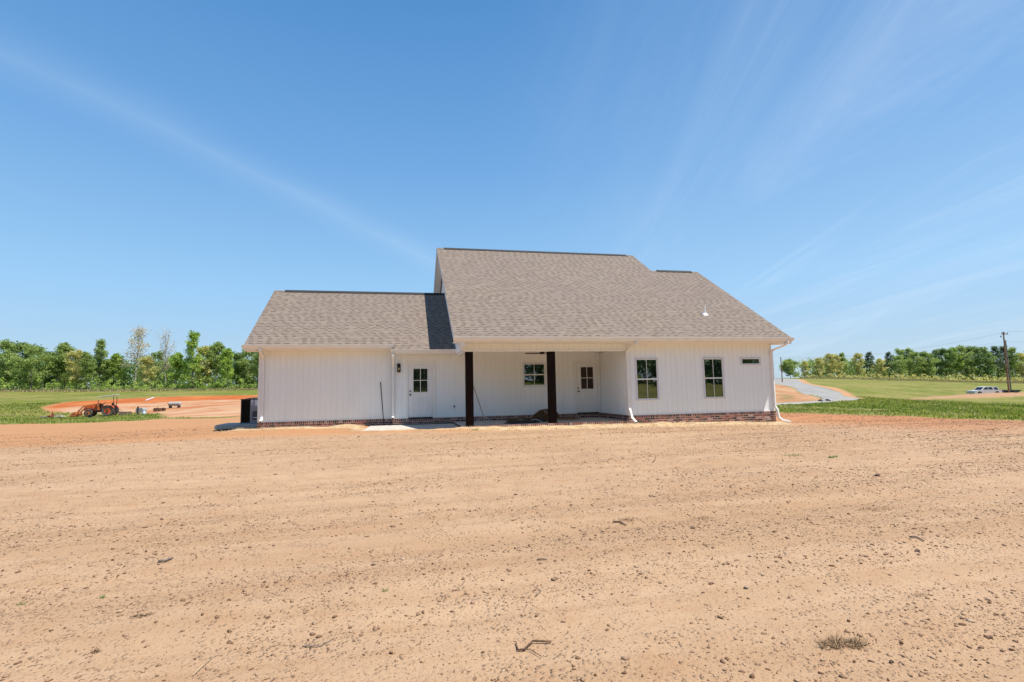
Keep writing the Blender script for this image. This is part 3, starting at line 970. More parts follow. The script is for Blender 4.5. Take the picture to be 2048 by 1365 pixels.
# wall closing the step between the two ridges
MB().prism([(Yr2 + .1, zmain(Yr2) - .8), (Yr1, zmain(Yr1) - .12), (b1y - .8, 3.2), (Yr2 + .1, 3.2)], 'x', Xr1 - .4, Xr1 - .3).build("gable_wall", M_SIDE, house)
ml = MB(); Zl = zleft
yd = YEL - (Dl - Dd)
slab(ml, [(XlL, YEL, ZE), (-.262, YEL, ZE), (-.262, yd, Zl(yd)), (2.25, yd, Zl(yd)), (2.25, YrL, Zl(YrL)), (XlL, YrL, Zl(YrL))])
slab(ml, [(XlL, YrL, Zl(YrL)), (2.08, YrL, Zl(YrL)), (2.08, 2 * YrL - YEL, ZE), (XlL, 2 * YrL - YEL, ZE)])
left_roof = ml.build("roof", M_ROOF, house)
left_roof["label"] = "lower roof over the left wing, partly in the shadow of the main roof"


def ridge(xa, xb, y, z, par):
    return MB().prism([(y - .15, z - .15 * TP + .012), (y - .14, z - .14 * TP + .040), (y, z + .048), (y + .14, z - .14 * TP + .040), (y + .15, z - .15 * TP + .012)], 'x', xa, xb).build("ridge_vent", M_RIDGE, par)


def cap(xa, xb, y, z, par):
    return MB().prism([(y - .13, z - .13 * TP + .004), (y, z + .016), (y + .13, z - .13 * TP + .004)], 'x', xa, xb).build("ridge_cap", M_ROOF, par)


ridge(-5.15, 2.06, YrL, Zl(YrL), left_roof); cap(XlL, -5.16, YrL, Zl(YrL), left_roof)
ridge(XmL + .35, Xr1 - .42, Yr1, Z(Yr1), main_roof); cap(XmL, XmL + .34, Yr1, Z(Yr1), main_roof); cap(Xr1 - .41, Xr1, Yr1, Z(Yr1), main_roof)
ridge(Xr1 + .30, XmR - .38, Yr2, Z(Yr2), main_roof); cap(XmR - .37, XmR, Yr2, Z(Yr2), main_roof)


# rake boards, soffits
def rake(mb, x, side, ya, za, yb, zb, h=.15, off=.09):
    x0, x1 = (x - .034, x - .012) if side > 0 else (x + .012, x + .034)
    mb.add([(xx, y, z - o) for xx in (x0, x1) for y, z, o in ((ya, za, .031), (yb, zb, .031), (yb, zb, off + h), (ya, za, off + h))],
           [(0, 1, 2, 3), (7, 6, 5, 4), (0, 4, 5, 1), (1, 5, 6, 2), (2, 6, 7, 3), (3, 7, 4, 0)])


for _x, _s, _a, _b in ((XmL, -1, (YE, ZE), (Yr1, Z(Yr1))), (XmL, -1, (Yr1, Z(Yr1)), (b1y, ZE)), (XmR, 1, (YE, ZE), (Yr2, Z(Yr2))), (XmR, 1, (Yr2, Z(Yr2)), (b2y, ZE)),
                      (Xr1, 1, (Yr2 + .1, Z(Yr2 + .1)), (Yr1, Z(Yr1))), (Xr1, 1, (Yr1, Z(Yr1)), (b1y, ZE)), (XlL, -1, (YEL, ZE), (YrL, Zl(YrL))), (XlL, -1, (YrL, Zl(YrL)), (2 * YrL - YEL, ZE))):
    rk = MB(); rake(rk, _x, _s, *_a, *_b); rk.build("rake_board", M_TRIM, house)
sf = MB()


def rsoff(x0, x1, ya, za, yb, zb, o=.17):
    sf.add([(x, y, z - q) for q in (o, o + .015) for x, y, z in ((x0, ya, za), (x1, ya, za), (x1, yb, zb), (x0, yb, zb))],
           [(0, 1, 2, 3), (7, 6, 5, 4), (0, 4, 5, 1), (1, 5, 6, 2), (2, 6, 7, 3), (3, 7, 4, 0)])


rsoff(XmL + .003, 2.06, YE + .02, ZE, Yr1, Z(Yr1)); rsoff(XmL + .003, 2.06, Yr1, Z(Yr1), b1y, ZE)
rsoff(XR, XmR - .003, YE + .02, ZE, Yr2, Z(Yr2)); rsoff(XR, XmR - .003, Yr2, Z(Yr2), b2y, ZE)
rsoff(XlL + .003, XL, YEL + .02, ZE, YrL, Zl(YrL)); rsoff(XlL + .003, XL, YrL, Zl(YrL), 2 * YrL - YEL, ZE)
sf.box(XmL + .01, XmR - .01, YE + .022, Dr - .023, 2.66, 2.675)
sf.box(XlL + .01, -.27, YEL + .022, Dl - .023, 2.665, 2.68)
sf.box(-.262, 2.1, yd + .022, Dd - .023, Zl(yd) - .185, Zl(yd) - .17)
sf.build("soffit", M_SOFF, house)
# boxed ends of the eaves
for bx in ((XmL + .24, XM - .07, YE + .022, Dr + .12, 2.50, 2.76), (XlL, XL - .03, YEL + .022, Dl + .02, 2.62, 2.76), (XR + .03, XmR, YE + .022, Dr + .05, 2.60, 2.76)):
    MB().box(*bx).build("eave_return", M_TRIM, house)
for bx in ((XmL, XmR, YE + .001, YE + .021, 2.655, ZE - .032), (XlL, -.262, YEL + .001, YEL + .021, 2.66, ZE - .032), (-.262, 2.10, yd + .001, yd + .021, Zl(yd) - .19, Zl(yd) - .032)):
    MB().box(*bx).build("fascia", M_TRIM, house)



def gutter(xa, xb, y, z):
    pr = [(y, z + .0), (y, z - .105), (y - .055, z - .120), (y - .075, z - .085), (y - .105, z - .05), (y - .115, z - .008), (y - .128, z - .006), (y - .128, z + .004), (y - .108, z + .004), (y - .098, z - .05), (y - .02, z - .095), (y - .006, z)]
    m_ = MB(); m_.prism(pr, 'x', xa, xb)
    for xx in (xa, xb - .004):
        m_.prism([(y, z), (y, z - .105), (y - .055, z - .120), (y - .075, z - .085), (y - .105, z - .05), (y - .12, z + .001)], 'x', xx - .001, xx + .005)
    return m_.build("gutter", M_GUT, house)


gutter(XmL - .01, XmR + .03, YE - .001, ZE - .022)
gutter(XlL - .05, -.285, YEL - .001, ZE - .022)
gutter(-.40, 2.13, yd - .001, Zl(yd) - .022)


def downspout(pts, w=.082, d=.062, xdir=(1, 0, 0)):
    m_ = MB(); m_.rtube(pts, w, d, xdir)
    o_ = m_.build("downspout", M_GUT, house, bevel=.004)
    a_, b2 = Vector(pts[-2]), Vector(pts[-1]); dd = (b2 - a_).normalized()
    MB().rtube([b2 - dd * .01, b2 + dd * .003], w * .80, d * .80, xdir).build("outlet", M_BLACK, o_)
    return o_


yg = YEL - .06
downspout([(-5.05, yg, 2.72), (-5.05, yg, 2.62), (-5.05, Dl - .07, 2.40), (-5.05, Dl - .06, 2.25), (-5.05, Dl - .06, .22), (-5.05, Dl - .10, .12), (-5.04, Dl - .30, .03)])
yg = yd - .06
downspout([(-.32, yg, 2.50), (-.32, yg, 2.38), (-.32, Dd - .30, 2.22), (-.32, Dd - .075, 2.02), (-.32, Dd - .065, 1.9), (-.32, Dd - .065, .16), (-.32, Dd - .10, .07), (-.32, Dd - .22, .03)])
yg = YE - .06
downspout([(8.32, yg, 2.72), (8.32, yg, 2.64), (8.24, Dr - .25, 2.50), (8.17, Dr - .075, 2.34), (8.17, Dr - .065, 2.2), (8.17, Dr - .065, .30), (8.19, Dr - .14, .14), (8.21, Dr - .20, -.08), (8.26, Dr - .42, -.24)])
downspout([(14.62, yg, 2.72), (14.62, yg, 2.62), (14.56, Dr - .48, 2.53), (14.36, Dr - .12, 2.40), (14.30, Dr - .075, 2.32), (14.30, Dr - .065, 2.2), (14.30, Dr - .065, .18), (14.32, Dr - .16, .06), (14.33, Dr - .19, -.22), (14.43, Dr - .24, -.34), (14.70, Dr - .34, -.40)], .088, .066, (.3, -1, 0))
# plumbing vent
pv = MB(); pv.tube([(12.29, 19.06, 3.9), (12.29, 19.06, 4.31)], .032, 12); pv.build("vent_pipe", M_TRIM, house)
fl = MB(); y0_ = 19.06
fl.add([(12.29 + sx_ * .11, y0_ + sy_ * .11, Z(y0_ + sy_ * .11) + .006) for sx_, sy_ in ((-1, -1), (1, -1), (1, 1), (-1, 1))] + [(12.29 + sx_ * .05, y0_ + sy_ * .05, Z(y0_) + .05) for sx_, sy_ in ((-1, -1), (1, -1), (1, 1), (-1, 1))],
       [(0, 1, 5, 4), (1, 2, 6, 5), (2, 3, 7, 6), (3, 0, 4, 7), (4, 5, 6, 7)])
fl.build("pipe_flashing", M_GUT, house)


# windows
def frame_boards(mb, x0, x1, z0, z1, w, y0, y1):
    mb.box(x0, x1, y0, y1, z1 - w, z1); mb.box(x0, x1, y0, y1, z0, z0 + w)
    mb.box(x0, x0 + w, y0, y1, z0 + w, z1 - w); mb.box(x1 - w, x1, y0, y1, z0 + w, z1 - w)


def window(x0, x1, z0, z1, Y, sashes=2, mull=True, label=None):
    m_ = MB(); frame_boards(m_, x0, x1, z0, z1, .045, Y - .034, Y + .02)
    wdw = m_.build("window", M_VINYL, house, bevel=.003)
    if label: wdw["label"] = label
    a0, a1, c0, c1 = x0 + .045, x1 - .045, z0 + .045, z1 - .045
    m_ = MB(); frame_boards(m_, a0, a1, c0, c1, .022, Y - .026, Y + .01)
    if sashes == 2: zm = (c0 + c1) / 2; m_.box(a0 + .022, a1 - .022, Y - .030, Y + .01, zm - .024, zm + .024)
    m_.build("sash", M_SASH, wdw)
    MB().box(a0 + .020, a1 - .020, Y - .006, Y - .003, c0 + .020, c1 - .020).build("pane", M_GLASS, wdw)
    if mull:
        xm = (x0 + x1) / 2; m_ = MB()
        if sashes == 2:
            m_.box(xm - .008, xm + .008, Y - .016, Y - .007, c0 + .023, zm - .025); m_.box(xm - .008, xm + .008, Y - .016, Y - .007, zm + .025, c1 - .023)
        m_.build("muntin", M_SASH, wdw)
    MB().box(x0 - .012, x1 + .012, Y - .006, Y - .001, z1 + .001, z1 + .010).build("drip_cap", M_VINYL, wdw)
    return wdw


window(8.494, 9.424, .5345, 2.106, Dr, label="tall double hung window nearest the porch")
window(11.284, 12.174, .5345, 2.106, Dr, label="tall double hung window nearer the right corner")
window(12.94, 13.83, 1.798, 2.106, Dr, 1, False, label="short wide transom window near the right corner")
window(4.836, 5.808, 1.1355, 2.106, Dd, label="small square window under the porch")

M_DOOR = simple("door_paint", (.82, .82, .825), .35, var=.03, nscale=2)


def door(x0, Y, glass, label):
    x1 = x0 + .907; zt = 2.055
    dcase = MB()
    dcase.box(x0 - .115, x0 - .012, Y - .030, Y + .01, -.005, zt + .115)
    dcase.box(x1 + .012, x1 + .115, Y - .030, Y + .01, -.005, zt + .115)
    dcase.box(x0 - .012, x1 + .012, Y - .030, Y + .01, zt + .012, zt + .115)
    m_ = MB(); s0 = .03
    yf, yb = Y - .018, Y + .012
    gx0, gx1, gz0, gz1 = x0 + .185, x1 - .18, zt - 1.055, zt - .145
    # stiles and rails around the glass, lower field with two raised panels
    m_.box(x0, gx0, yf, yb, s0, zt); m_.box(gx1, x1, yf, yb, s0, zt); m_.box(gx0, gx1, yf, yb, gz1, zt); m_.box(gx0, gx1, yf, yb, s0, gz0)
    d_ = m_.build("door", M_DOOR, house, bevel=.002); d_["label"] = label
    dcase.build("door_casing", M_TRIM, house)
    m_ = MB(); frame_boards(m_, gx0 - .03, gx1 + .03, gz0 - .03, gz1 + .03, .032, yf - .014, yf - .001)
    xm, zm = (gx0 + gx1) / 2, (gz0 + gz1) / 2
    m_.box(xm - .012, xm + .012, yf - .008, yf + .008, gz0 + .003, gz1 - .003); m_.box(gx0 + .003, xm - .013, yf - .008, yf + .008, zm - .012, zm + .012); m_.box(xm + .013, gx1 - .003, yf - .008, yf + .008, zm - .012, zm + .012)
    m_.build("lite_frame", M_SASH, d_)
    MB().box(gx0 - .001, gx1 + .001, yf + .009, yf + .012, gz0 - .001, gz1 + .001).build("pane", glass, d_)
    m_ = MB()
    for a_, b2 in ((x0 + .15, xm - .045), (xm + .045, x1 - .15)):
        frame_boards(m_, a_, b2, .28, .80, .018, yf - .009, yf - .001)
        m_.box(a_ + .045, b2 - .045, yf - .006, yf - .001, .325, .755)
    m_.build("raised_panel", M_DOOR, d_, bevel=.002)
    k_ = MB(); k_.tube([(x0 + .065, yf - .001, .90), (x0 + .065, yf - .012, .90)], .034, 14); k_.tube([(x0 + .065, yf - .012, .90), (x0 + .065, yf - .040, .90)], .012, 10)
    k_.tube([(x0 + .065, yf - .036, .90), (x0 + .065, yf - .046, .90), (x0 + .065, yf - .062, .90), (x0 + .065, yf - .070, .90)], [.018, .029, .029, .016], 14)
    k_.build("doorknob", M_BLACK, d_, smooth=False)
    k_ = MB(); k_.tube([(x0 + .065, yf - .001, 1.045), (x0 + .065, yf - .022, 1.045)], [.031, .026], 14); k_.build("deadbolt", M_BLACK, d_)
    MB().box(x0 - .012, x1 + .012, Y - .075, Y + .01, -.022, .028).build("threshold", M_BLACK, d_, bevel=.003)


door(.268, Dd, M_DGLASS, "white half glass door beside the wall lantern")
door(7.14, Dd, M_BLIND, "white half glass door with a brown blind at the far end of the porch")
# hose tap and small cleanout
ht = MB(); ht.tube([(2.03, Dd, .40), (2.03, Dd - .07, .40)], .014, 8); ht.tube([(2.03, Dd - .055, .40), (2.03, Dd - .085, .35)], .012, 8)
ht.wheel((2.03, Dd - .075, .425), .034, .012); ht.build("hose_tap", simple("brass_tap", (.16, .07, .05), .5, .6), house)

# lantern and fan
lan = empty("wall_lantern", (-.10, Dd, 1.78)); tag(lan, "black rectangular wall lantern with clear glass beside the left door", "lantern")
m_ = MB(); m_.box(-.165, -.035, Dd - .022, Dd - .001, 1.78, 2.11); m_.build("back_plate", M_BLACK, lan, bevel=.003)
m_ = MB(); m_.box(-.165, -.035, Dd - .13, Dd - .023, 2.085, 2.11); m_.box(-.165, -.035, Dd - .13, Dd - .023, 1.78, 1.805)
for xx in (-.165, -.045): m_.box(xx, xx + .010, Dd - .13, Dd - .118, 1.806, 2.084)
m_.build("cage", M_BLACK, lan)
m_ = MB(); m_.tube([(-.10, Dd - .07, 1.806), (-.10, Dd - .07, 1.86)], .014, 10); m_.build("socket", simple("brass", (.55, .35, .12), .35, 1.0), lan)
m_ = MB(); m_.tube([(-.10, Dd - .07, 1.86), (-.10, Dd - .07, 1.89), (-.10, Dd - .07, 1.94), (-.10, Dd - .07, 1.97)], [.012, .028, .026, .006], 12)
m_.build("bulb", simple("frosted_bulb", (.75, .62, .40), .2), lan, smooth=True)

fan = empty("ceiling_fan", (5.30, 19.2, 2.56)); tag(fan, "dark ceiling fan with thin blades under the porch ceiling", "ceiling fan")
m_ = MB(); m_.tube([(5.30, 19.2, 2.559), (5.30, 19.2, 2.52)], [.065, .04], 14); m_.tube([(5.30, 19.2, 2.52), (5.30, 19.2, 2.46)], .016, 10); m_.build("downrod", M_BLACK, fan)
m_ = MB(); m_.tube([(5.30, 19.2, 2.47), (5.30, 19.2, 2.45), (5.30, 19.2, 2.385), (5.30, 19.2, 2.365)], [.05, .095, .095, .06], 20); m_.build("motor_housing", M_BLACK, fan)
M_BLADE = simple("walnut_blade", (.055, .028, .018), .5, var=.3)
for k in range(3):
    a_ = math.radians(178 + 120 * k); ca, sa = math.cos(a_), math.sin(a_)
    r_ = [(.09, .045), (.25, .062), (.64, .055), (.66, .03)]
    top = [(5.30 + ca * u - sa * w, 19.2 + sa * u + ca * w, 2.405 + w * .25) for u, w in r_] + [(5.30 + ca * u + sa * w, 19.2 + sa * u - ca * w, 2.405 - w * .25) for u, w in r_[::-1]]
    m_ = MB(); slab(m_, top, .010); m_.build("blade", M_BLADE, fan)

# patio slab
pt = MB()
slab(pt, [(-1.15, Dl - .06, -.245), (-1.28, Dr + .12, -.245), (1.985, Dr + .08, -.245), (1.985, Dd - .02, -.245), (XD - .03, Dd - .02, -.245), (XD - .06, Dl - .04, -.245)], .2)
o = pt.build("patio", M_CONC); tag(o, "small concrete patio outside the left door", "patio", kind="structure")

# ------------------------------------------------------------------ objects by the house
M_GREY = simple("grey_steel", (.26, .27, .30), .5, 0, var=.05)
M_AL = simple("aluminium", (.72, .72, .72), .45, .0, var=.05)
M_PAPER = simple("white_sticker", (.70, .72, .76), .5)
M_WOODH = simple("ash_handle", (.33, .20, .10), .6, var=.3)
ac = empty("air_conditioner", (-5.85, 22.55, -.10)); tag(ac, "dark air conditioning condenser with black louvres beside the left end of the house", "air conditioner")
x0, x1, y0, y1, z0, z1 = -6.14, -5.28, 22.10, 22.92, -.07, .85
MB().box(x0 + .03, x1 - .03, y0 + .03, y1 - .03, z0, z1 - .02).build("core", M_BLACK, ac)
m_ = MB()
for k in range(26):
    zz = z0 + .05 + k * .034
    m_.box(x0 + .045, x0 + .33, y0 + .006, y0 + .026, zz, zz + .018)
    m_.box(x0 + .004, x0 + .026, y0 + .05, y1 - .05, zz, zz + .018)
m_.build("louvre", simple("louvre_black", (.004, .004, .004), .9, spec=.1), ac)
m_ = MB()
M_BP = simple("black_post", (.03, .032, .036), .4)
for bx in ((x0, x0 + .04, y0, y0 + .04), (x0, x0 + .04, y1 - .04, y1), (x1 - .04, x1, y1 - .04, y1)): MB().box(*bx, z0, z1 - .03).build("corner_post", M_BP, ac)
MB().box(x0 + .34, x1, y0, y0 + .029, z0, z1 - .03).box(x1 - .029, x1, y0 + .03, y1 - .041, z0, z1 - .03).build("service_panel", M_GREY, ac, bevel=.004)
MB().box(x0 - .01, x1 + .01, y0 - .01, y1 + .01, z0 - .035, z0).build("base_pan", M_GREY, ac, bevel=.004)
m_ = MB(); m_.box(x0 - .012, x1 + .012, y0 - .012, y1 + .012, z1 - .03, z1 + .012)
m_.build("top_cover", simple("cover_grey", (.055, .06, .068), .4), ac, bevel=.01)
m_ = MB(); cx, cy = (x0 + x1) / 2, (y0 + y1) / 2
for k in range(7):
    r = .08 + k * .048; m_.tube([(cx + r * math.cos(a), cy + r * math.sin(a), z1 + .045 - .05 * (r / .4) ** 2 + .012) for a in np.linspace(0, 2 * math.pi, 25)], .005, 5)
for k in range(8):
    a = k * math.pi / 4; m_.tube([(cx + .05 * math.cos(a), cy + .05 * math.sin(a), z1 + .058), (cx + .39 * math.cos(a), cy + .39 * math.sin(a), z1 + .016)], .006, 5)
m_.build("fan_guard", M_BLACK, ac)
MB().box(x0 + .37, x0 + .45, y0 - .004, y0 - .001, .62, .88).build("sticker", M_PAPER, ac)
MB().box(x0 + .50, x0 + .64, y0 - .004, y0 - .001, .58, .88).build("sticker", M_PAPER, ac)
MB().box(x0 + .385, x0 + .435, y0 - .006, y0 - .0045, .665, .69).build("sticker_print", M_BLACK, ac)
MB().box(x0 + .44, x0 + .66, y0 - .05, y0 - .001, .05, .38).build("valve_cover", simple("dark_recess", (.06, .065, .07), .5), ac, bevel=.004)
m_ = MB(); m_.tube([(x0 + .48, y0 - .05, .13), (x0 + .64, y0 - .09, .13), (x1 + .06, y0 - .09, .12)], .016, 8); m_.build("refrigerant_line", M_AL, ac)
tag(MB().box(-6.95, -5.25, 21.75, 23.25, -.26, -.105).build("equipment_pad", M_CONC2, bevel=.01), "grey concrete pad under the air conditioner", "pad")

o = MB().tube([(-.64, Dl - .24, ground_z(np.array([-.64]), np.array([Dl - .24]))[0] + .01), (-.80, Dl - .045, 1.41)], .0175, 10).build("metal_rod", simple("black_pipe", (.03, .028, .03), .5))
tag(o, "thin black rod leaning on the white wall left of the downspout", "rod")

rk_ = empty("landscape_rake", (3.2, 20.3, -.19)); tag(rk_, "wide grading rake with a wooden handle leaning against the porch wall", "rake")
MB().tube([(3.17, 20.40, .02), (2.95, 20.47, .72), (2.73, 20.545, 1.42)], .0125, 8).build("handle", M_WOODH, rk_)
MB().tube([(2.86, 20.20, -.175), (3.50, 20.22, -.175)], .010, 6).build("head_bar", M_AL, rk_)
for xx in (2.90, 3.18, 3.42):
    MB().tube([(3.17, 20.40, .03), (xx, 20.21, -.165)], .007, 6).build("brace", M_AL, rk_)
m_ = MB()
for k in range(30): m_.box(2.87 + k * .0215, 2.876 + k * .0215, 20.19, 20.198, -.195, -.16)
m_.build("teeth", M_AL, rk_)

# fibrous mound on the porch: overlapping strands over a half-round core
M_FIBRE = hex_shade("coir_fibre", [(0, (.08, .038, .016)), (.4, (.22, .12, .045)), (.8, (.38, .23, .09)), (1, (.50, .34, .16))], .9, .1)


def fibre_heap(name, c, rx, ry, rz, N, L, rng, core=True, mat=None, wid=(.006, .013)):
    th = rng.uniform(0, math.pi, N); ph = rng.uniform(0, 2 * math.pi, N); u = np.abs(rng.uniform(0, 1, N)) ** .5
    sx_ = np.cos(ph) * u; sy_ = np.sin(ph) * u; sz_ = np.sqrt(np.clip(1 - u * u, 0, 1))
    n_ = 1 + .10 * fbm(sx_ * 3, sy_ * 3, 13, 3)
    P = np.stack([c[0] + rx * sx_ * n_, c[1] + ry * sy_ * n_], 1); z = c[2] + rz * sz_ * n_ * .97
    V, F = strands(P, z, rng.uniform(L * .5, L * 1.3, N), rng.uniform(*wid, N), rng.normal(-.1, .45, N), rng)
    V[:, 2] = np.maximum(V[:, 2], c[2] + .002); sh = np.repeat(rng.random(N), 3)
    if core:
        vs = []; fs = []; nu, nv = 36, 12
        for j in range(nv + 1):
            for i in range(nu):
                a, b = 2 * math.pi * i / nu, math.pi / 2 * j / nv
                q = (1 + .10 * float(fbm(np.array([math.cos(a) * math.cos(b) * 3]), np.array([math.sin(a) * math.cos(b) * 3]), 13, 3)[0])) * .97
                vs.append((c[0] + rx * q * math.cos(a) * math.cos(b), c[1] + ry * q * math.sin(a) * math.cos(b), c[2] + rz * q * math.sin(b)))
        b0 = len(V)
        for j in range(nv):
            for i in range(nu):
                p, q, r, s_ = j * nu + i, j * nu + (i + 1) % nu, (j + 1) * nu + (i + 1) % nu, (j + 1) * nu + i
                fs += [(b0 + p, b0 + q, b0 + r), (b0 + p, b0 + r, b0 + s_)]
        V = np.concatenate([V, np.array(vs)]); F = np.concatenate([F, np.array(fs)]); sh = np.concatenate([sh, rng.random(len(fs)) * .5])
    return mesh_np(name, V, F, mat or M_FIBRE, None, False, {"shade": ('FACE', sh)})


o = fibre_heap("straw_heap", (5.56, 19.75, -.192), .56, .40, .42, 5200, .09, RNG); tag(o, "rounded heap of brown straw matting behind the second porch post", "straw heap")
o = fibre_heap("loose_straw", (4.55, 19.65, -.194), .62, .24, .11, 2600, .11, RNG); tag(o, "low tangle of brown straw between the heap and the dark netting", "straw")
o = fibre_heap("straw_scatter", (6.55, 19.8, -.194), .42, .35, .03, 900, .10, RNG, False); tag(o, "thin straw scattered on the porch floor right of the heap", "straw")
# dark netting folded on the floor: an undulating sheet
M_NET = simple("dark_netting", (.045, .036, .026), .85, var=.6, nscale=14, bump=.6)
vs = []; fs = []; nu, nv = 46, 20
for j in range(nv):
    for i in range(nu):
        u, v = i / (nu - 1), j / (nv - 1)
        x = 3.72 + 1.62 * u + .10 * math.sin(v * 5); y = 18.34 + 1.05 * u * .75 + (v - .5) * (.55 + .3 * math.sin(u * 3.1))
        ed = min(1, min(u, 1 - u, v, 1 - v) * 7)
        h_ = (.075 * abs(math.sin(v * 9 + u * 4 + 1.3 * math.sin(u * 7))) + .06 * float(fbm(np.array([u * 5.]), np.array([v * 4.]), 3, 3)[0] + .5)) * ed
        vs.append((x, y, -.190 + max(.003, h_)))
for j in range(nv - 1):
    for i in range(nu - 1):
        a = j * nu + i; fs.append((a, a + 1, a + nu + 1, a + nu))
o = mesh_np("netting", vs, fs, M_NET, None, True); so = o.modifiers.new("t", 'SOLIDIFY'); so.thickness = .006
tag(o, "dark erosion netting lying in folds on the porch floor", "netting")
o = MB().tube([(4.12 + .9 * u, 18.42 + .25 * math.sin(u * 5) + .12 * u, -.115 + .045 * math.sin(u * 11)) for u in np.linspace(0, 1, 26)], .009, 6).build("cord", M_PAPER, smooth=True)
tag(o, "white cord lying across the dark netting", "cord")
o = MB().tube([(5.35, 19.28, .19), (5.86, 18.95, -.175)], .014, 8).build("white_stick", simple("bleached_wood", (.52, .46, .38), .7))
tag(o, "pale stick propped against the straw heap", "stick")

# ------------------------------------------------------------------ sticks, stones, dry clump, weeds on the soil
M_STICK = simple("stick_bark", (.17, .095, .055), .9, var=.5, nscale=30, bump=.6)
M_STICKG = simple("weathered_twig", (.20, .16, .13), .9, var=.4, nscale=30, bump=.4)


def gp(px, py): p = at_g(px, py); return float(p[0]), float(p[1])


def twig(pts, rads, name, label, mat=None, cat="stick", lift=.004, side=None):
    W = [gp(*p) for p in pts]; m = MB(); P = []
    gz = [float(ground_z(np.array([x]), np.array([y]))[0]) for x, y in W]
    up = max(0.0, max(gz[i] - (gz[0] + (gz[-1] - gz[0]) * i / (len(W) - 1)) for i in range(len(W)))) * .5
    for i, (x, y) in enumerate(W):
        P.append((x, y, gz[0] + (gz[-1] - gz[0]) * i / (len(W) - 1) + up + rads[i] + lift + (.003 if 0 < i < len(W) - 1 else 0)))
    m.tube(P, rads, 7)
    if side:
        for sp, sr in side:
            Q = [(x, y, float(ground_z(np.array([x]), np.array([y]))[0]) + sr + lift + .004) for x, y in [gp(*q) for q in sp]]
            m.tube(Q, [sr, sr * .8, sr * .5][:len(Q)] if len(Q) <= 3 else sr, 6)
    o = m.build(name, mat or M_STICK, None, smooth=True); tag(o, label, cat); return o


twig([(1036, 1309), (1048, 1309), (1066, 1304), (1084, 1300), (1102, 1295)], [.005, .0065, .006, .006, .0065], "forked_stick", "forked brown stick lying in the near foreground", side=[([(1040, 1310), (1060, 1321), (1084, 1332)], .0038), ([(1036, 1309), (1032, 1303), (1027, 1300)], .004)])
twig([(604, 1310), (622, 1305), (642, 1300), (668, 1297)], [.0035, .0035, .003, .002], "twig", "thin crooked twig with a side shoot at lower left centre", M_STICKG, "twig", side=[([(622, 1305), (627, 1298), (629, 1290)], .0025)])
twig([(317, 1129), (330, 1126), (346, 1123)], [.010, .011, .007], "bark_piece", "short pale piece of bark on the left of the yard", M_STICKG, "bark")
twig([(1226, 1050), (1240, 1050), (1252, 1054)], [.008, .009, .006], "twig", "short thick twig right of centre among the clods", M_STICK, "twig")
twig([(1074, 1125), (1084, 1127), (1095, 1129)], [.006, .006, .004], "twig", "small grey splinter near the centre of the yard", M_STICKG, "twig")
twig([(1820, 1080), (1834, 1081), (1848, 1083)], [.008, .008, .006], "twig", "straight grey twig on the cloddy right side", M_STICKG, "twig")
twig([(1070, 1200), (1082, 1190), (1072, 1182)], [.003, .003, .002], "twig", "hair thin bent twig above the forked stick", M_STICKG, "twig")
x, y = gp(1303, 925); zz = float(ground_z(np.array([x]), np.array([y]))[0])
o = MB().tube([(x, y, zz - .01), (x + .06, y, zz + .03), (x + .10, y, zz + .09), (x + .10, y, zz + .15)], [.008, .008, .006, .004], 6).build("curved_twig", M_STICK, None, smooth=True)
tag(o, "small curved twig sticking up out of the soil before the porch", "twig")
twig([(385, 1364), (405, 1343), (425, 1330)], [.003, .0025, .002], "straw_stalk", "long straw coloured stalk at the bottom edge left of centre", straw_m, "stalk")

M_ROCKD = simple("dark_stone", (.21, .135, .09), 1.0, var=.5, nscale=12, bump=.8)


def rock(px, py, r, label, mat, seed, name="stone"):
    r *= .8
    x, y = gp(px, py); rg = np.random.default_rng(seed)
    import bmesh
    bm = bmesh.new(); bmesh.ops.create_icosphere(bm, subdivisions=3, radius=1)
    V = np.array([v.co[:] for v in bm.verts]); F = np.array([[v.index for v in f.verts] for f in bm.faces]); bm.free()
    q = 1 + .30 * fbm(V[:, 0] * 1.3 + seed, V[:, 1] * 1.3 + V[:, 2], seed, 3) + .16 * fbm(V[:, 2] * 4, V[:, 0] * 4 + V[:, 1], seed + 4, 2)
    for _ in range(5):
        d = rg.normal(size=3); d /= np.linalg.norm(d); t = V @ d; k = t > .55; V[k] -= np.outer(t[k] - .55, d) * .85
    V = V * q[:, None] * np.array([r * 1.15, r, r * .72])
    V += np.array([x, y, float(ground_z(np.array([x]), np.array([y]))[0]) + r * .28])
    o = mesh_np(name, V, F, mat, None, False); tag(o, label, "stone"); return o


rock(746, 1136, .026, "dark brown stone on its own left of centre in the middle of the yard", M_ROCKD, 1)
rock(1385, 1062, .035, "dark stone with a light top beside a dry grass tuft", M_ROCKD, 2)
rock(1493, 1183, .024, "round grey stone, nearer one of the pair of stones right of centre", simple("grey_stone", (.27, .21, .165), .9, var=.3, nscale=14, bump=.6), 3)
rock(1423, 1177, .024, "reddish brown stone left of the round grey stone", simple("red_stone", (.20, .105, .07), .9, var=.4, nscale=14, bump=.6), 4)
rock(1834, 1108, .030, "wide flat dark stone among clods on the far right", M_ROCKD, 5)
rock(1980, 1288, .020, "dark stone near the lower right corner", M_ROCKD, 6)
rock(1784, 1350, .016, "dark stone at the bottom edge right of the dry clump", M_ROCKD, 7)
rock(1754, 955, .055, "distant dark clod on the upper right of the yard", M_ROCKD, 8)

M_DRY = hex_shade("dry_grass", [(0, (.07, .038, .02)), (.5, (.24, .145, .078)), (1, (.46, .33, .19))], .9, .1)
M_WEED = hex_shade("weed_leaf", [(0, (.06, .12, .03)), (.6, (.14, .25, .06)), (1, (.30, .38, .13))], .7, .3)


